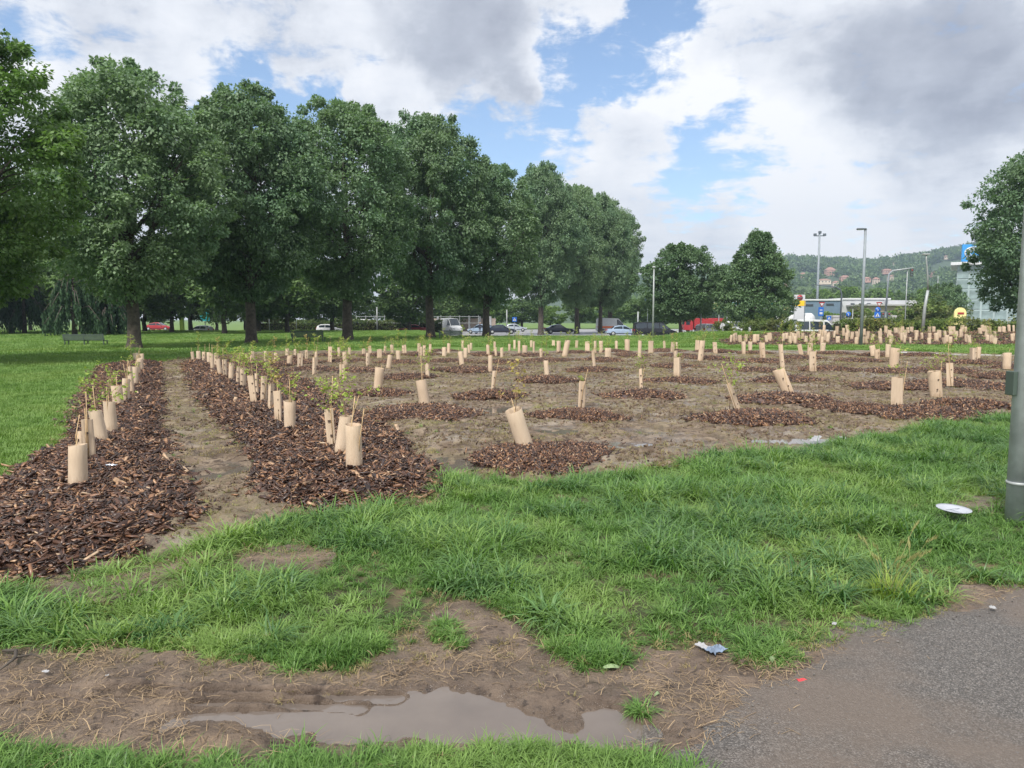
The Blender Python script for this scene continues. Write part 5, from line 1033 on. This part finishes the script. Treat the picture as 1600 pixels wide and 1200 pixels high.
    for sd_ in (-1, 1):
        b = MB(); b.box((.5*L_-.07, sd_*hw*.66, .68 if kind in ('hatch', 'sedan') else .8), (.12, .34, .15)); b.obj('headlight', M['light'], o, .03)
        b = MB(); b.box((-.5*L_+.05, sd_*hw*.74, .85 if kind in ('hatch', 'sedan') else 1.0), (.10, .22, .26)); b.obj('tail_light', M['tail'], o, .02)
        b = MB(); b.box((.17*L_, sd_*(hw+.10), 1.0 if kind in ('hatch', 'sedan') else 1.2), (.12, .2, .14)); b.obj('mirror', M['steel_dk'] if kind != 'suv' else col, o, .02)
    b = MB(); b.box((0, 0, .38), (L_*.985, W_*.985, .10)); b.obj('sill', M['rubber'], o)
    return o
def cx(px, d_): return (px-800)/F*d_
vehicle('parked_car', 'hatch', (cx(516, 117), 117, ROADZ-.03), 0, M['white'], 'white hatchback beside the hedge, left of the third trunk')
vehicle('parked_car', 'sedan', (cx(643, 117), 117, ROADZ-.03), math.pi, M['dred'], 'dark red car beyond the lawn, left of the fourth trunk')
vehicle('parked_car', 'hatch', (cx(657, 121), 121.5, ROADZ-.03), 0, M['silver'], 'silver car half behind the dark red one')
vehicle('parked_car', 'van', (cx(573, 126), 126, ROADZ+.3), 0, M['white'], 'white vehicle whose roof shows above the dark hedge', cat='van')
vehicle('delivery_van', 'highvan', (cx(693, 118)+1, 121, ROADZ-.03), -1.1, M['white'], 'white high-roofed van facing the camera beyond the lawn', cat='van')
vehicle('parked_car', 'hatch', (cx(751, 115), 115, ROADZ-.03), 2.6, M['lblue'], 'pale blue car at the fifth trunk with a person beside it')
vehicle('parked_car', 'sedan', (cx(783, 114), 114, ROADZ-.03), 0.12, M['navy'], 'black car between the fifth and sixth trunks')
vehicle('parked_car', 'sedan', (cx(804, 135), 136, ROADZ-.03), 0, M['silver'], 'whitish car further back behind the black one')
vehicle('parked_car', 'sedan', (cx(873, 116), 116, ROADZ-.03), 0.1, M['navy'], 'dark saloon car between the sixth and seventh trunks')
vehicle('ambulance', 'highvan', (cx(962, 122), 126, ROADZ-.03), 0.05, M['white'], 'white van with orange stripe behind the light blue car', cat='van')
b = MB(); b.box((-1.2, -1.015, .95), (3.0, .02, .28)); so = b.obj('stripe', M['orange'], bpy.data.objects['ambulance'])
vehicle('parked_car', 'sedan', (cx(973, 100), 100, ROADZ-.03), 0.0, M['lblue'], 'light blue saloon car left of the black van')
vehicle('parked_van', 'van', (cx(1023, 86), 86, ROADZ-.03), 0.0, M['black'], 'black passenger van parked behind the thin lamp post', cat='van')
vehicle('parked_car', 'suv', (cx(1107, 96), 96, ROADZ-.03), .75, M['white'], 'white car seen from behind, before the red truck')
vehicle('delivery_van', 'van', (cx(1152, 106), 106, ROADZ-.03), 0.25, M['white'], 'white van partly behind the shrubs and pointed tree', cat='van')
vehicle('minibus', 'highvan', (cx(1275, 84), 84, ROADZ-.25), 0.0, M['white'], 'white minibus with dark side windows behind the far plot', cat='minibus')
vehicle('parked_car', 'sedan', (cx(250, 128), 128, ROADZ+.25), 0, M['red'], 'faded red car far off between the first and second trunks')
vehicle('parked_car', 'hatch', (cx(314, 115), 115, ROADZ-.2), 2.9, M['white'], 'white car by the small pale tree, mostly hidden by the lawn edge')
vehicle('parked_car', 'hatch', (cx(400, 130), 131, ROADZ+.6), 0, M['white'], 'white car roof left of the blue road sign')
vehicle('parked_car', 'hatch', (cx(1208, 128), 130, ROADZ), .4, M['silver'], 'silver car at the filling station right of the pointed tree')
vehicle('parked_car', 'sedan', (cx(1188, 128), 133, ROADZ), .2, M['navy'], 'dark car at the filling station behind the pointed tree')
def truck(name, loc, head, cabcol, lab, kind):
    o = empty(name, loc, head); o.scale = (.70, .8, .78) if kind == 'box' else (1, 1, 1); tag(o, lab, 'truck'); b = MB(); sv = [(-1.0,.55),(1.05,.55),(1.1,1.5),(.85,2.9),(-1.0,3.0)]; nv = len(sv)
    b.add([(4.3+x, -1.2, z) for x, z in sv]+[(4.3+x, 1.2, z) for x, z in sv], [tuple(range(nv)), tuple(reversed(range(nv, 2*nv)))]+[(i, i+nv, (i+1) % nv+nv, (i+1) % nv) for i in range(nv)]); b.obj('cab', cabcol, o, .05)
    b = MB(); b.add([(5.36, -1.05, 1.75), (5.36, 1.05, 1.75), (5.2, 1.0, 2.75), (5.2, -1.0, 2.75)], [(0,1,2,3)]); b.obj('windscreen', M['glass'], o)
    for s_ in (-1, 1): b = MB(); b.box((4.5, s_*1.21, 2.1), (.9, .03, .8)); b.obj('window', M['glass'], o)
    b = MB(); b.box((0, 0, .8), (8.6, 1.0, .25)); b.obj('chassis', M['steel_dk'], o)
    if kind == 'tank':
        b = MB(); b.lathe((-.6, 0, 2.0), [(.2, -3.5), (.85, -3.35), (1.15, -3.0), (1.18, 0), (1.15, 3.0), (.85, 3.35), (.2, 3.5)], 24, 0, 'x'); b.obj('tank', M['white'], o)
        b = MB(); b.box((-.6, 0, 3.25), (3.4, .5, .14)); b.obj('walkway', M['steel_dk'], o)
        for xx in (-2.2, 0, 1.6): b = MB(); b.lathe((xx, 0, 3.25), [(.28, 0), (.28, .2), (.2, .26)], 12); b.obj('hatch', M['steel_lt'], o)
    else:
        b = MB(); b.box((-.6, 0, 2.0), (7.2, 2.4, 2.2)); b.obj('box', M['red'], o, .06); b = MB(); b.box((-.6, -1.22, 2.6), (6.8, .03, .18)); b.obj('stripe', M['white'], o); b = MB(); b.box((-.6, -1.22, 1.45), (2.2, .03, .6)); b.obj('shutter', M['steel_lt'], o)
    for xx in (3.9, -1.6, -3.0):
        for s_ in (-1, 1): w_ = link('wheel', TYRE, o); w_.location = (xx, s_*1.0, .5); w_.scale = (1.55, 1.5, 1.55); link('rim', RIM, w_)
truck('red_truck', (cx(1104, 122), 123, ROADZ), math.pi, M['red'], 'red box truck behind the white car, left of the pointed tree', 'box')
truck('tanker_truck', (cx(1248, 120), 124, ROADZ+.1), math.pi-.9, M['white'], 'white tanker truck with rounded tank, behind the white minibus', 'tank')

# ---------------------------------------------------------------- poles, masts, signs
def pole(name, lab, loc, H, r0, r1, mat='steel', grp=None, cat='lamp post', part='pole'):
    o = empty(name, loc); tag(o, lab, cat, grp); b = MB(); b.tube([(0, 0, -.2), (0, 0, H*.5), (0, 0, H)], [r0, (r0+r1)/2, r1], 14); b.obj(part, M[mat], o); return o
gx, gy = G(1587, 814); o = pole('steel_post', 'thick grey galvanised post at the right edge with a small box on its side', (gx, gy, 0), 7.5, .077, .060, 'post', cat='post')
b = MB(); b.lathe((0, 0, .31), [(.082, -.012), (.084, 0), (.082, .012)], 20); b.obj('clamp_band', M['steel_lt'], o)
b = MB(); b.box((-.085, .02, 1.10), (.035, .10, .19)); b.obj('box', M['bench'], o, .006)
gx, gy, gz = Gt(1345, 539); o = pole('lamp_post', 'tall grey lamp post with a flat lamp head to the left, between the two plots', (gx, gy, gz), 7.1, .10, .075, 'steel'); b = MB(); b.box((-.25, 0, 7.1), (.55, .22, .09)); b.obj('lamp_head', M['steel_dk'], o, .02); b = MB(); b.box((-.33, 0, 7.045), (.32, .16, .02)); b.obj('lamp_glass', M['light'], o)
gx, gy, gz = Gt(1020, 529.5); o = pole('lamp_post', 'thin pale lamp post standing in front of the black van', (gx, gy, gz), 5.9, .085, .055, 'steel_lt'); b = MB(); b.lathe((0, 0, 5.92), [(.05, -.1), (.16, 0), (.16, .06), (.05, .12)], 14); b.obj('lamp_head', M['steel_lt'], o)
d_ = 190; Hm = CH+(499-366)/F*d_-ROADZ; o = pole('floodlight_mast', 'very tall mast with a cross of floodlights behind the blue-grey building', (cx(1274, d_+30)-.0, d_+30, ROADZ), CH+(499-366)/F*(d_+30)-ROADZ, .42, .26, 'steel', cat='mast'); Hm = CH+(499-366)/F*(d_+30)-ROADZ
for dz in (-.9,): b = MB(); b.box((0, 0, Hm+dz), (3.2, .3, .25)); b.obj('crossarm', M['steel_dk'], o)
for xx in (-1.4, 1.4, 0): b = MB(); b.box((xx, -.2, Hm-.6+(.7 if xx == 0 else 0)), (.8, .5, .7)); b.obj('floodlight', M['steel_dk'], o, .04)
gx, gy, gz = Gt(1441, 520.5); o = empty('kinked_mast', (gx, gy, gz)); tag(o, 'pale kinked mast leaning slightly, bending at mid height, rising from the far plot', 'mast'); k_ = gy/F
b = MB(); b.tube([(0, 0, -.2), (2*k_, 0, 40*k_), (5.5*k_, 0, 66*k_)], [.125, .11, .10], 12); b.obj('lower_pole', M['steel_lt'], o); b = MB(); b.tube([(5.5*k_, 0, 64*k_), (4*k_, 0, 90*k_), (1*k_, 0, 112*k_), (0, 0, 121*k_)], [.065, .06, .05, .05], 10); b.obj('upper_pole', M['steel_lt'], o); b = MB(); b.box((0, 0, 121.5*k_), (.5, .25, .12)); b.obj('lamp_head', M['steel_lt'], o, .03)
# traffic light on a cantilever arm
d_ = 92; z0 = ROADZ; H_ = CH+(499-424)/F*d_-z0; o = empty('traffic_signal_gantry', (cx(1381, d_), d_, z0)); tag(o, 'grey traffic light gantry with a long arm reaching right over the road', 'traffic light'); s_ = d_/F
b = MB(); b.tube([(0, 0, 0), (0, 0, 3.2)], .24, 12); b.obj('base_column', M['steel_dk'], o); b = MB(); b.tube([(0, 0, 3.1), (.2, 0, H_-.4), (.7, 0, H_)], [.12, .1, .09], 10); b.obj('pole', M['steel'], o); b = MB(); b.tube([(.6, 0, H_-.02), (3.2, 0, H_+.35)], [.11, .08], 8); b.obj('arm', M['steel_lt'], o)
for xx, zz_ in ((2.95, H_-.25), (.35, 2.6), (-.4, 2.6)):
    b = MB(); b.box((xx, -.1, zz_), (.34, .28, 1.0)); h_ = b.obj('signal_head', M['bench'], o, .02)
    for k_, c_ in enumerate(('red', 'yellow', 'teal')): b = MB(); b.lathe((xx, -.25, zz_+.3-.3*k_), [(.1, -.02), (.11, .02)], 12, 0, 'y'); b.obj('lens', M['dred'] if k_ == 0 else M['steel_dk'], h_)
# curved arm post
d_ = 100; H_ = CH+(499-449)/F*d_-ROADZ; o = empty('curved_post', (cx(1311, d_), d_, ROADZ)); tag(o, 'post with a curved arm bending left, in front of the white building', 'traffic light'); b = MB(); b.tube([(0, 0, 0), (.05, 0, H_-1), (-.15, 0, H_-.35), (-.8, 0, H_), (-3.6, 0, H_+.3)], [.13, .11, .1, .08, .05], 10); b.obj('pole', M['steel_dk'], o); b = MB(); b.box((.35, -.1, 2.7), (.32, .28, .95)); b.obj('signal_head', M['bench'], o, .02)
for i, (px, d_, yt, r_, lb, arm) in enumerate([(1412,110,421,.06,'thin street lamp with round hood just right of the traffic light arm',0),(1460,170,432,.06,'thin distant lamp post left of the glazed building',-.7),(1330,105,483,.05,'short thin pole left of the tall lamp post',0),(1094,92,483,.09,'short pale post in front of the white car',0),(1255,76,470,.035,'thin dark pole in front of the white minibus',0),
     (590,118,480,.10,'white pole beyond the hedge behind the third trunk',0),(655,118,488,.10,'white pole near the silver car',0),(792,120,484,.10,'white pole behind the road, right of the black car',0),(996,105,487,.10,'pale pole left of the thin lamp post',0),(297,112,478,.13,'pale pillar left of the small pale tree',0)]):
    H_ = CH+(499-yt)/F*d_-ROADZ; o = pole('lamp_post' if arm or i == 0 else 'pole', lb, (cx(px, d_), d_, ROADZ), H_, r_*1.2, r_, 'steel_lt' if i != 4 else 'steel_dk', cat='lamp post' if arm or i == 0 else 'pole')
    if i == 0: b = MB(); b.lathe((-.25, 0, H_), [(.3, -.1), (.28, 0), (.05, .12)], 14); b.obj('lamp_head', M['steel_lt'], o)
    if arm: b = MB(); b.box((arm, 0, H_), (1.2, .15, .1)); b.obj('lamp_head', M['steel_lt'], o)
def blue_sign(px, d_, py, w_, shape, lab, pole_=True, extra=None):
    zc = CH+(499-py)/F*d_; z0 = ROADZ; o = empty('road_sign', (cx(px, d_), d_, z0)); tag(o, lab, 'road sign'); h_ = zc-z0
    if shape == 'square':
        b = MB(); b.box((0, -.08, h_), (w_, .05, w_)); pn = b.obj('panel', M['bluesign'], o, .01); b = MB(); t = w_*.36; b.add([(-t, -.112, h_-t*.8), (t, -.112, h_-t*.8), (0, -.112, h_+t*.9)], [(0, 1, 2)]); b.obj('white_triangle', M['white'], o)
        b = MB(); u = w_*.09; b.add([(-u, -.118, h_-t*.6), (u, -.118, h_-t*.6), (u*.4, -.118, h_+t*.3), (-u*.4, -.118, h_+t*.3)], [(0, 1, 2, 3)]); b.obj('walking_figure', M['steel_dk'], o)
    elif shape == 'rect':
        b = MB(); b.box((0, -.08, h_), (w_, .05, w_*1.7)); b.obj('panel', M['bluesign'], o, .01); b = MB(); b.box((0, -.112, h_+w_*.3), (w_*.5, .01, w_*.16)); b.box((0, -.112, h_-w_*.3), (w_*.55, .01, w_*.4)); b.obj('white_mark', M['white'], o)
    elif shape == 'round':
        b = MB(); b.lathe((0, -.08, h_), [(w_/2, -.03), (w_/2, .03)], 24, 0, 'y'); b.obj('panel', M['bluesign'], o); b = MB(); b.box((0, -.12, h_-w_*.05), (w_*.12, .01, w_*.45)); b.box((-w_*.1, -.12, h_+w_*.14), (w_*.3, .01, w_*.1)); b.obj('white_arrow', M['white'], o)
    elif shape == 'yield':
        t = w_/2; b = MB(); b.add([(-t, -.08, h_+t*.8), (t, -.08, h_+t*.8), (0, -.08, h_-t*.9), (-t, -.03, h_+t*.8), (t, -.03, h_+t*.8), (0, -.03, h_-t*.9)], [(0,2,1),(3,4,5),(0,1,4,3),(1,2,5,4),(2,0,3,5)]); b.obj('red_border', M['red'], o); t *= .62; b = MB(); b.add([(-t, -.09, h_+t*.72), (t, -.09, h_+t*.72), (0, -.09, h_-t*.75)], [(0,2,1)]); b.obj('white_panel', M['white'], o)
    b = MB(); b.tube([(0, 0, 0), (0, 0, h_+w_*.4)], .04, 8); b.obj('pole', M['steel'], o)
blue_sign(422, 112, 491, .75, 'square', 'blue square pedestrian sign left of the second bench, under the trees')
blue_sign(464, 112, 492, .75, 'square', 'blue square pedestrian sign above the middle bench')
blue_sign(804, 112, 499, .7, 'square', 'small blue sign between the fifth and sixth trunks')
blue_sign(1011, 100, 467, .9, 'square', 'blue sign half hidden at the last row tree')
blue_sign(1280, 88, 487, .62, 'rect', 'tall blue sign on a dark pole, right of the tanker'); blue_sign(1281, 89, 476, .75, 'yield', 'red and white triangular give way sign above the tall blue sign')
blue_sign(1293, 96, 497, .55, 'square', 'low blue sign beside the tall blue sign'); blue_sign(1323, 96, 491, .65, 'round', 'round blue sign left of the tall lamp post')
blue_sign(1368, 92, 492, .75, 'square', 'blue square pedestrian crossing sign beside the traffic light gantry'); blue_sign(1368.3, 92.1, 484, .66, 'round', 'round blue direction sign above the pedestrian crossing sign'); blue_sign(1370, 93, 476, .75, 'yield', 'give way sign topmost beside the traffic light gantry')
o = empty('utility_cabinet', (cx(1367, 95), 95, ROADZ)); tag(o, 'yellow box on a low white wall behind the hedge', 'cabinet'); b = MB(); b.box((0, 0, 1.9), (.95, .5, .7)); b.obj('yellow_panel', M['yellow'], o, .02); b = MB(); b.box((0, .05, .75), (.9, .45, 1.55)); b.obj('base', M['concrete'], o)
o = empty('litter_bin', (cx(286, 112), 112, ROADZ)); tag(o, 'lime yellow upright panel beyond the lawn, right of the nearest trunk', 'panel'); b = MB(); b.box((0, 0, 1.3), (.6, .35, 2.6)); b.obj('body', M['lime'], o, .04); b = MB(); b.box((0, 0, 2.65), (.66, .4, .1)); b.obj('top', M['steel_dk'], o)
o = empty('advert_panel', (cx(322, 116), 116, ROADZ)); tag(o, 'teal panel behind the small pale tree', 'panel'); b = MB(); b.box((0, 0, 2.9), (1.5, .15, 1.9)); b.obj('panel', M['teal'], o, .02); b = MB(); b.tube([(0, .05, 0), (0, .05, 2.2)], .06); b.obj('pole', M['steel_dk'], o)
for i, (px, c_) in enumerate([(1065, 'red'), (1077, 'orange')]):
    o = empty('traffic_barrier', (cx(px, 100), 100, ROADZ)); tag(o, ['red and white traffic post on the road edge, left of the red truck', 'orange traffic cone left of the white car'][i], ['traffic post', 'traffic cone'][i]); b = MB(); b.lathe((0, 0, 0), [(.22, 0), (.16, .3), (.12, .6)] if i == 0 else [(.25, 0), (.25, .06), (.15, .1), (.09, .55)], 14); b.obj('base', M[c_], o); b = MB(); b.lathe((0, 0, 0), [(.121, .6), (.11, .85)] if i == 0 else [(.09, .551), (.07, .68)], 14); b.obj('white_band', M['white'], o); b = MB(); b.lathe((0, 0, 0), [(.11, .851), (.09, 1.15)] if i == 0 else [(.069, .681), (.03, .9)], 14); b.obj('tip', M[c_], o)
# fence of pale posts beyond the hedge
o = empty('rail_fence', (cx(640, 126), 126, ROADZ)); tag(o, 'fence of thin pale posts and rails beyond the dark hedge', 'fence'); pm_ = MB(); pm_.box((0, 0, 1.45), (.10, .10, 2.9)); pmm = pm_.mesh('post', M['steel_lt'])
for i in range(14): q_ = link('post', pmm, o); q_.location = (-9+i*1.6, 0, 0)
for z_ in (2.7, 1.6): b = MB(); b.box((1.4, -.08, z_), (21, .05, .08)); b.obj('rail', M['steel_lt'], o)
o = empty('boundary_wall', (cx(725, 140), 141, ROADZ)); tag(o, 'pale pinkish wall with pillars behind the white van', 'wall'); b = MB(); b.box((0, 0, 1.2), (12, .3, 2.4)); b.obj('wall', M['tan'], o); pm_ = MB(); pm_.box((0, -.2, 1.4), (.4, .2, 2.8)); pmm = pm_.mesh('pillar', M['offwhite'])
for i in range(6): q_ = link('pillar', pmm, o); q_.location = (-5+i*2, 0, 0)

# ---------------------------------------------------------------- benches
def bench(px, py, L_, rz, lab, s=1.0):
    gx, gy, gz = Gt(px, py); o = empty('park_bench', (gx, gy, gz), rz); o.scale = (s, s, s); tag(o, lab, 'bench', 'green metal park benches')
    sl = MB(); sl.box((0, 0, 0), (L_, .018, .044)); sm2 = sl.mesh('back_slat', M['bench']); st = MB(); st.box((0, 0, 0), (L_, .035, .02)); stm = st.mesh('seat_slat', M['bench'])
    for i in range(7): q_ = link('back_slat', sm2, o); q_.location = (0, .02-.012*i, .37+i*.052)
    for i in range(8): q_ = link('seat_slat', stm, o); q_.location = (0, .10+.055*i, .33-.004*i)
    lm = MB(); lm.box((0, .06, .15), (.05, .05, .32)); lm.box((0, .46, .15), (.05, .05, .30)); lm.box((0, .27, .305), (.05, .46, .03)); lm.box((0, .0, .52), (.045, .045, .40)); leg = lm.mesh('leg_frame', M['bench'])
    for x in (-L_/2+.08, 0, L_/2-.08): q_ = link('leg_frame', leg, o); q_.location = (x, 0, 0)
bench(131, 540, 2.55, 0.0, 'long dark green slatted bench on the lawn left of the nearest trunk', 1.0)
bench(480, 535, 2.1, -.1, 'dark green slatted bench between the second and third trunks', 1.15)
bench(704, 529.5, 2.0, .12, 'dark green bench just right of the fourth trunk', 1.0)

# ---------------------------------------------------------------- person by the light blue car
def person(px, d_, z, lab):
    J = {'pel': (0,0,.95), 'che': (0,.01,1.25), 'nek': (0,.01,1.47), 'hed': (.01,-.02,1.62), 'top': (.01,-.02,1.74), 'lk': (-.10,-.02,.50), 'la': (-.11,.02,.07), 'lt': (-.12,-.15,.04), 'rk': (.10,-.04,.50), 'ra': (.13,.02,.07), 'rt': (.14,-.15,.04),
         'ls': (-.19,.01,1.40), 'le': (-.25,.04,1.12), 'lw': (-.22,-.10,.90), 'lh': (-.21,-.14,.82), 'rs': (.19,.01,1.40), 're': (.25,.05,1.12), 'rw': (.24,-.06,.88), 'rh': (.24,-.10,.80), 'lp': (-.10,0,.90), 'rp': (.10,0,.90)}
    E = [('pel','che'),('che','nek'),('nek','hed'),('hed','top'),('pel','lp'),('lp','lk'),('lk','la'),('la','lt'),('pel','rp'),('rp','rk'),('rk','ra'),('ra','rt'),('che','ls'),('ls','le'),('le','lw'),('lw','lh'),('che','rs'),('rs','re'),('re','rw'),('rw','rh')]
    rad = dict(pel=.14, che=.15, nek=.055, hed=.095, top=.07, lp=.09, rp=.09, lk=.06, rk=.06, la=.04, ra=.04, lt=.035, rt=.035, ls=.065, rs=.065, le=.045, re=.045, lw=.032, rw=.032, lh=.04, rh=.04)
    ks = list(J); me = bpy.data.meshes.new('body'); me.from_pydata([J[k_] for k_ in ks], [(ks.index(a), ks.index(b)) for a, b in E], []); me.materials.append(M['cloth_dk'])
    o = empty('person', (cx(px, d_), d_, z), .4); tag(o, lab, 'person'); bo = link('body', me, o); sk = bo.modifiers.new('skin', 'SKIN'); me.skin_vertices.new() if not me.skin_vertices else None
    for i, k_ in enumerate(ks): me.skin_vertices[0].data[i].radius = (rad[k_], rad[k_]*.8)
    me.skin_vertices[0].data[0].use_root = True; bo.modifiers.new('sub', 'SUBSURF').levels = 1
    b = MB(); b.lathe((.01, -.045, 1.64), [(.03, -.12), (.085, -.06), (.10, .02), (.085, .08), (.03, .12)], 14); b.obj('face', M['skin'], o)
    b = MB(); b.lathe((.01, .0, 1.67), [(.06, -.10), (.108, -.02), (.10, .05), (.04, .10)], 14); b.obj('hair', M['hair'], o)
person(750, 112, ROADZ, 'person in dark clothes standing beside the pale blue car')

# ---------------------------------------------------------------- litter, plate, weeds
gx, gy = G(1489, 815); o = empty('paper_plate', (gx, gy, .085)); o.rotation_euler = (.06, .02, .3); tag(o, 'white disposable plate with lines across it lying in the grass near the post', 'plate')
b = MB(); rp = .125; prof = [(0.001, .0), (.6, .0), (.72, .12), (.84, .14), (1.0, .20), (1.0, .17), (.84, .11), (.70, .09), (.58, -.04), (0.001, -.04)]; n_ = 48; vs = []
for r_, h_ in prof:
    for k_ in range(n_): a = 2*math.pi*k_/n_; q_ = r_*rp*(1+(.012*math.cos(a*24) if r_ > .8 else 0)); vs.append((q_*math.cos(a), q_*math.sin(a), h_*.12))
b.add(vs, [(i*n_+k_, i*n_+(k_+1) % n_, (i+1)*n_+(k_+1) % n_, (i+1)*n_+k_) for i in range(len(prof)-1) for k_ in range(n_)], 0, True); b.obj('dish', M['plastic_w'], o)
b = MB(); b.tube([(-.05, .03, .004), (0, .035, .005), (.10, .02, .012)], .0016, 5); b.tube([(.0, .03, .005), (.01, -.07, .006)], .0016, 5); b.obj('divider', M['steel'], o)
def scrap(px, py, w_, d_, mat, lab, z=.02, seed=0, cat='litter'):
    gx, gy = G(px, py); g = np.random.default_rng(seed+int(px)); b = MB(); n_ = 6; V = []
    for i in range(n_+1):
        for j in range(n_+1): u, v = i/n_-.5, j/n_-.5; V.append((u*w_*(1+.25*g.normal(0, .3)), v*d_*(1+.25*g.normal(0, .3)), .003+abs(g.normal(0, .10))*min(w_, d_, .08)))
    b.add(V, [(i*(n_+1)+j, (i+1)*(n_+1)+j, (i+1)*(n_+1)+j+1, i*(n_+1)+j+1) for i in range(n_) for j in range(n_)]); o = b.obj('litter_scrap', M[mat], None); o.location = (gx, gy, z); o.rotation_euler = (0, 0, g.random()*3); tag(o, lab, cat)
    s_ = o.modifiers.new('thick', 'SOLIDIFY'); s_.thickness = .0015
scrap(1118, 1026, .09, .07, 'litter', 'crumpled pale blue plastic scrap at the edge of the mud and grass', .03)
scrap(1098, 1020, .07, .04, 'litter_w', 'translucent whitish plastic strip beside the blue scrap', .03)
scrap(1303, 990, .035, .02, 'litter_w', 'small white scrap at the grass edge near the asphalt', .05); scrap(1550, 964, .035, .03, 'litter_w', 'small white lump on the asphalt edge at the far right', .05); scrap(1253, 1076, .025, .04, 'litter_r', 'small red scrap on the mud', .035)
scrap(72, 1060, .03, .018, 'litter_w', 'small whitish scrap on the mud at the left', .03); scrap(168, 1066, .015, .012, 'litter_w', 'tiny white scrap on the mud beside the rut', .03); scrap(175, 752, .10, .05, 'silver', 'grey plastic scrap on the bark chips by the nearest tube', .16)
scrap(1275, 689, .5, .10, 'litter_w', 'torn white plastic sheet lying at the field edge', .03); scrap(1316, 688, .2, .08, 'litter_w', 'small white plastic piece right of the torn sheet', .03)
def leaf_item(px, py, l, lab, rz):
    gx, gy = G(px, py); b = MB(); V = [(0,0,.0)]; 
    up = [(t*l, math.sin(math.pi*t)**.8*l*.24, .012*math.sin(math.pi*t)) for t in np.linspace(0, 1, 9)]; dn = [(x, -y, z) for x, y, z in up]; mid = [(x, 0, z+.01) for x, y, z in up]
    b.add(up+mid, [(i, i+1, 10+i, 9+i) for i in range(8)], 0, True); b.add(mid+dn, [(i, i+1, 10+i, 9+i) for i in range(8)], 0, True); o = b.obj('fallen_leaf', M['leafgreen']); o.location = (gx, gy, .025); o.rotation_euler = (0, 0, rz); tag(o, lab, 'leaf')
M['leafgreen'] = flat('fallen_leaf', (.20,.27,.13), .5, var=.2, scale=30)
leaf_item(942, 1053, .075, 'long green leaf lying on the mud by the grass clump', 0.05); leaf_item(1206, 1044, .055, 'broad green leaf at the foot of the grass edge', 1.2); leaf_item(1022, 1098, .03, 'small green leaf on the mud right of the puddle', .5)
# seed-head weed clump
gx, gy = G(1392, 935); o = empty('weed_plant', (gx, gy, 0)); tag(o, 'yellow-green wild barley clump with seed heads at the grass edge', 'weed'); link('blades', tuft_mesh('blades', 160, .20, 1.0, M['leaf_sap'], .7, .004, .10, 4, 801), o)
g = np.random.default_rng(9); b = MB(); V = []; A = []
for i in range(14):
    a = g.random()*6.28; l = g.uniform(.16, .40); p0 = np.array([g.normal(0, .05), g.normal(0, .04), 0]); p1 = p0+np.array([math.cos(a)*l*.45, math.sin(a)*l*.45, l]); b = MB(); b.tube([tuple(p0), tuple((p0+p1)/2+np.array([0, 0, .03])), tuple(p1)], .0016, 4, cap=False); dr = (p1-p0)/l; V = []; A = []
    so = link('stalk', b.mesh('stalk', M['seed']), o)
    for k_ in range(26):
        t = k_/26; c = p1+dr*(t*.06)+np.array([math.cos(a), math.sin(a), -.6])*.03*t*t; e = g.normal(0, 1, 3); e /= np.linalg.norm(e); r_ = .007*math.sin(math.pi*(t*.9+.1)); tip = c+e*r_*1.2+dr*.03; s_ = np.cross(e, dr)*.0022; V += [c, c+s_+e*r_, tip, c-s_+e*r_]; A += [g.random()]*4
    link('seed_head', mesh_np('seed_head', np.array(V), np.arange(len(V)).reshape(-1, 4), M['seed'], {'rnd': A}), so)
# twig at the lower left
gx, gy = G(25, 1040); o = empty('fallen_twig', (gx, gy, .02)); tag(o, 'bent dark twig lying on the mud at the left edge', 'twig'); b = MB(); b.tube([(-.12, .09, .01), (-.03, .05, .03), (0, 0, .02), (.02, -.06, .03), (0, -.14, .01)], [.006, .008, .009, .007, .003], 7); b.obj('stem', M['bark'], o); b = MB(); b.tube([(0, 0, .02), (.07, .01, .03), (.13, -.01, .02)], [.006, .004, .002], 6); b.obj('branch', M['bark'], o)

# ---------------------------------------------------------------- haze
hm = bpy.data.materials.new('haze'); hm.use_nodes = True; t = hm.node_tree; t.nodes.clear(); ho = t.nodes.new('ShaderNodeOutputMaterial'); pv = t.nodes.new('ShaderNodeVolumePrincipled'); pv.inputs['Color'].default_value = (.62, .78, 1, 1); pv.inputs['Density'].default_value = HAZE = .00030; pv.inputs['Anisotropy'].default_value = .2
t.links.new(pv.outputs[0], ho.inputs['Volume']); b = MB(); b.box((200, 700, 130), (3400, 2400, 276)); h_ = b.obj('haze', hm); tag(h_, 'thin bluish summer haze in the air', 'haze', kind='stuff')
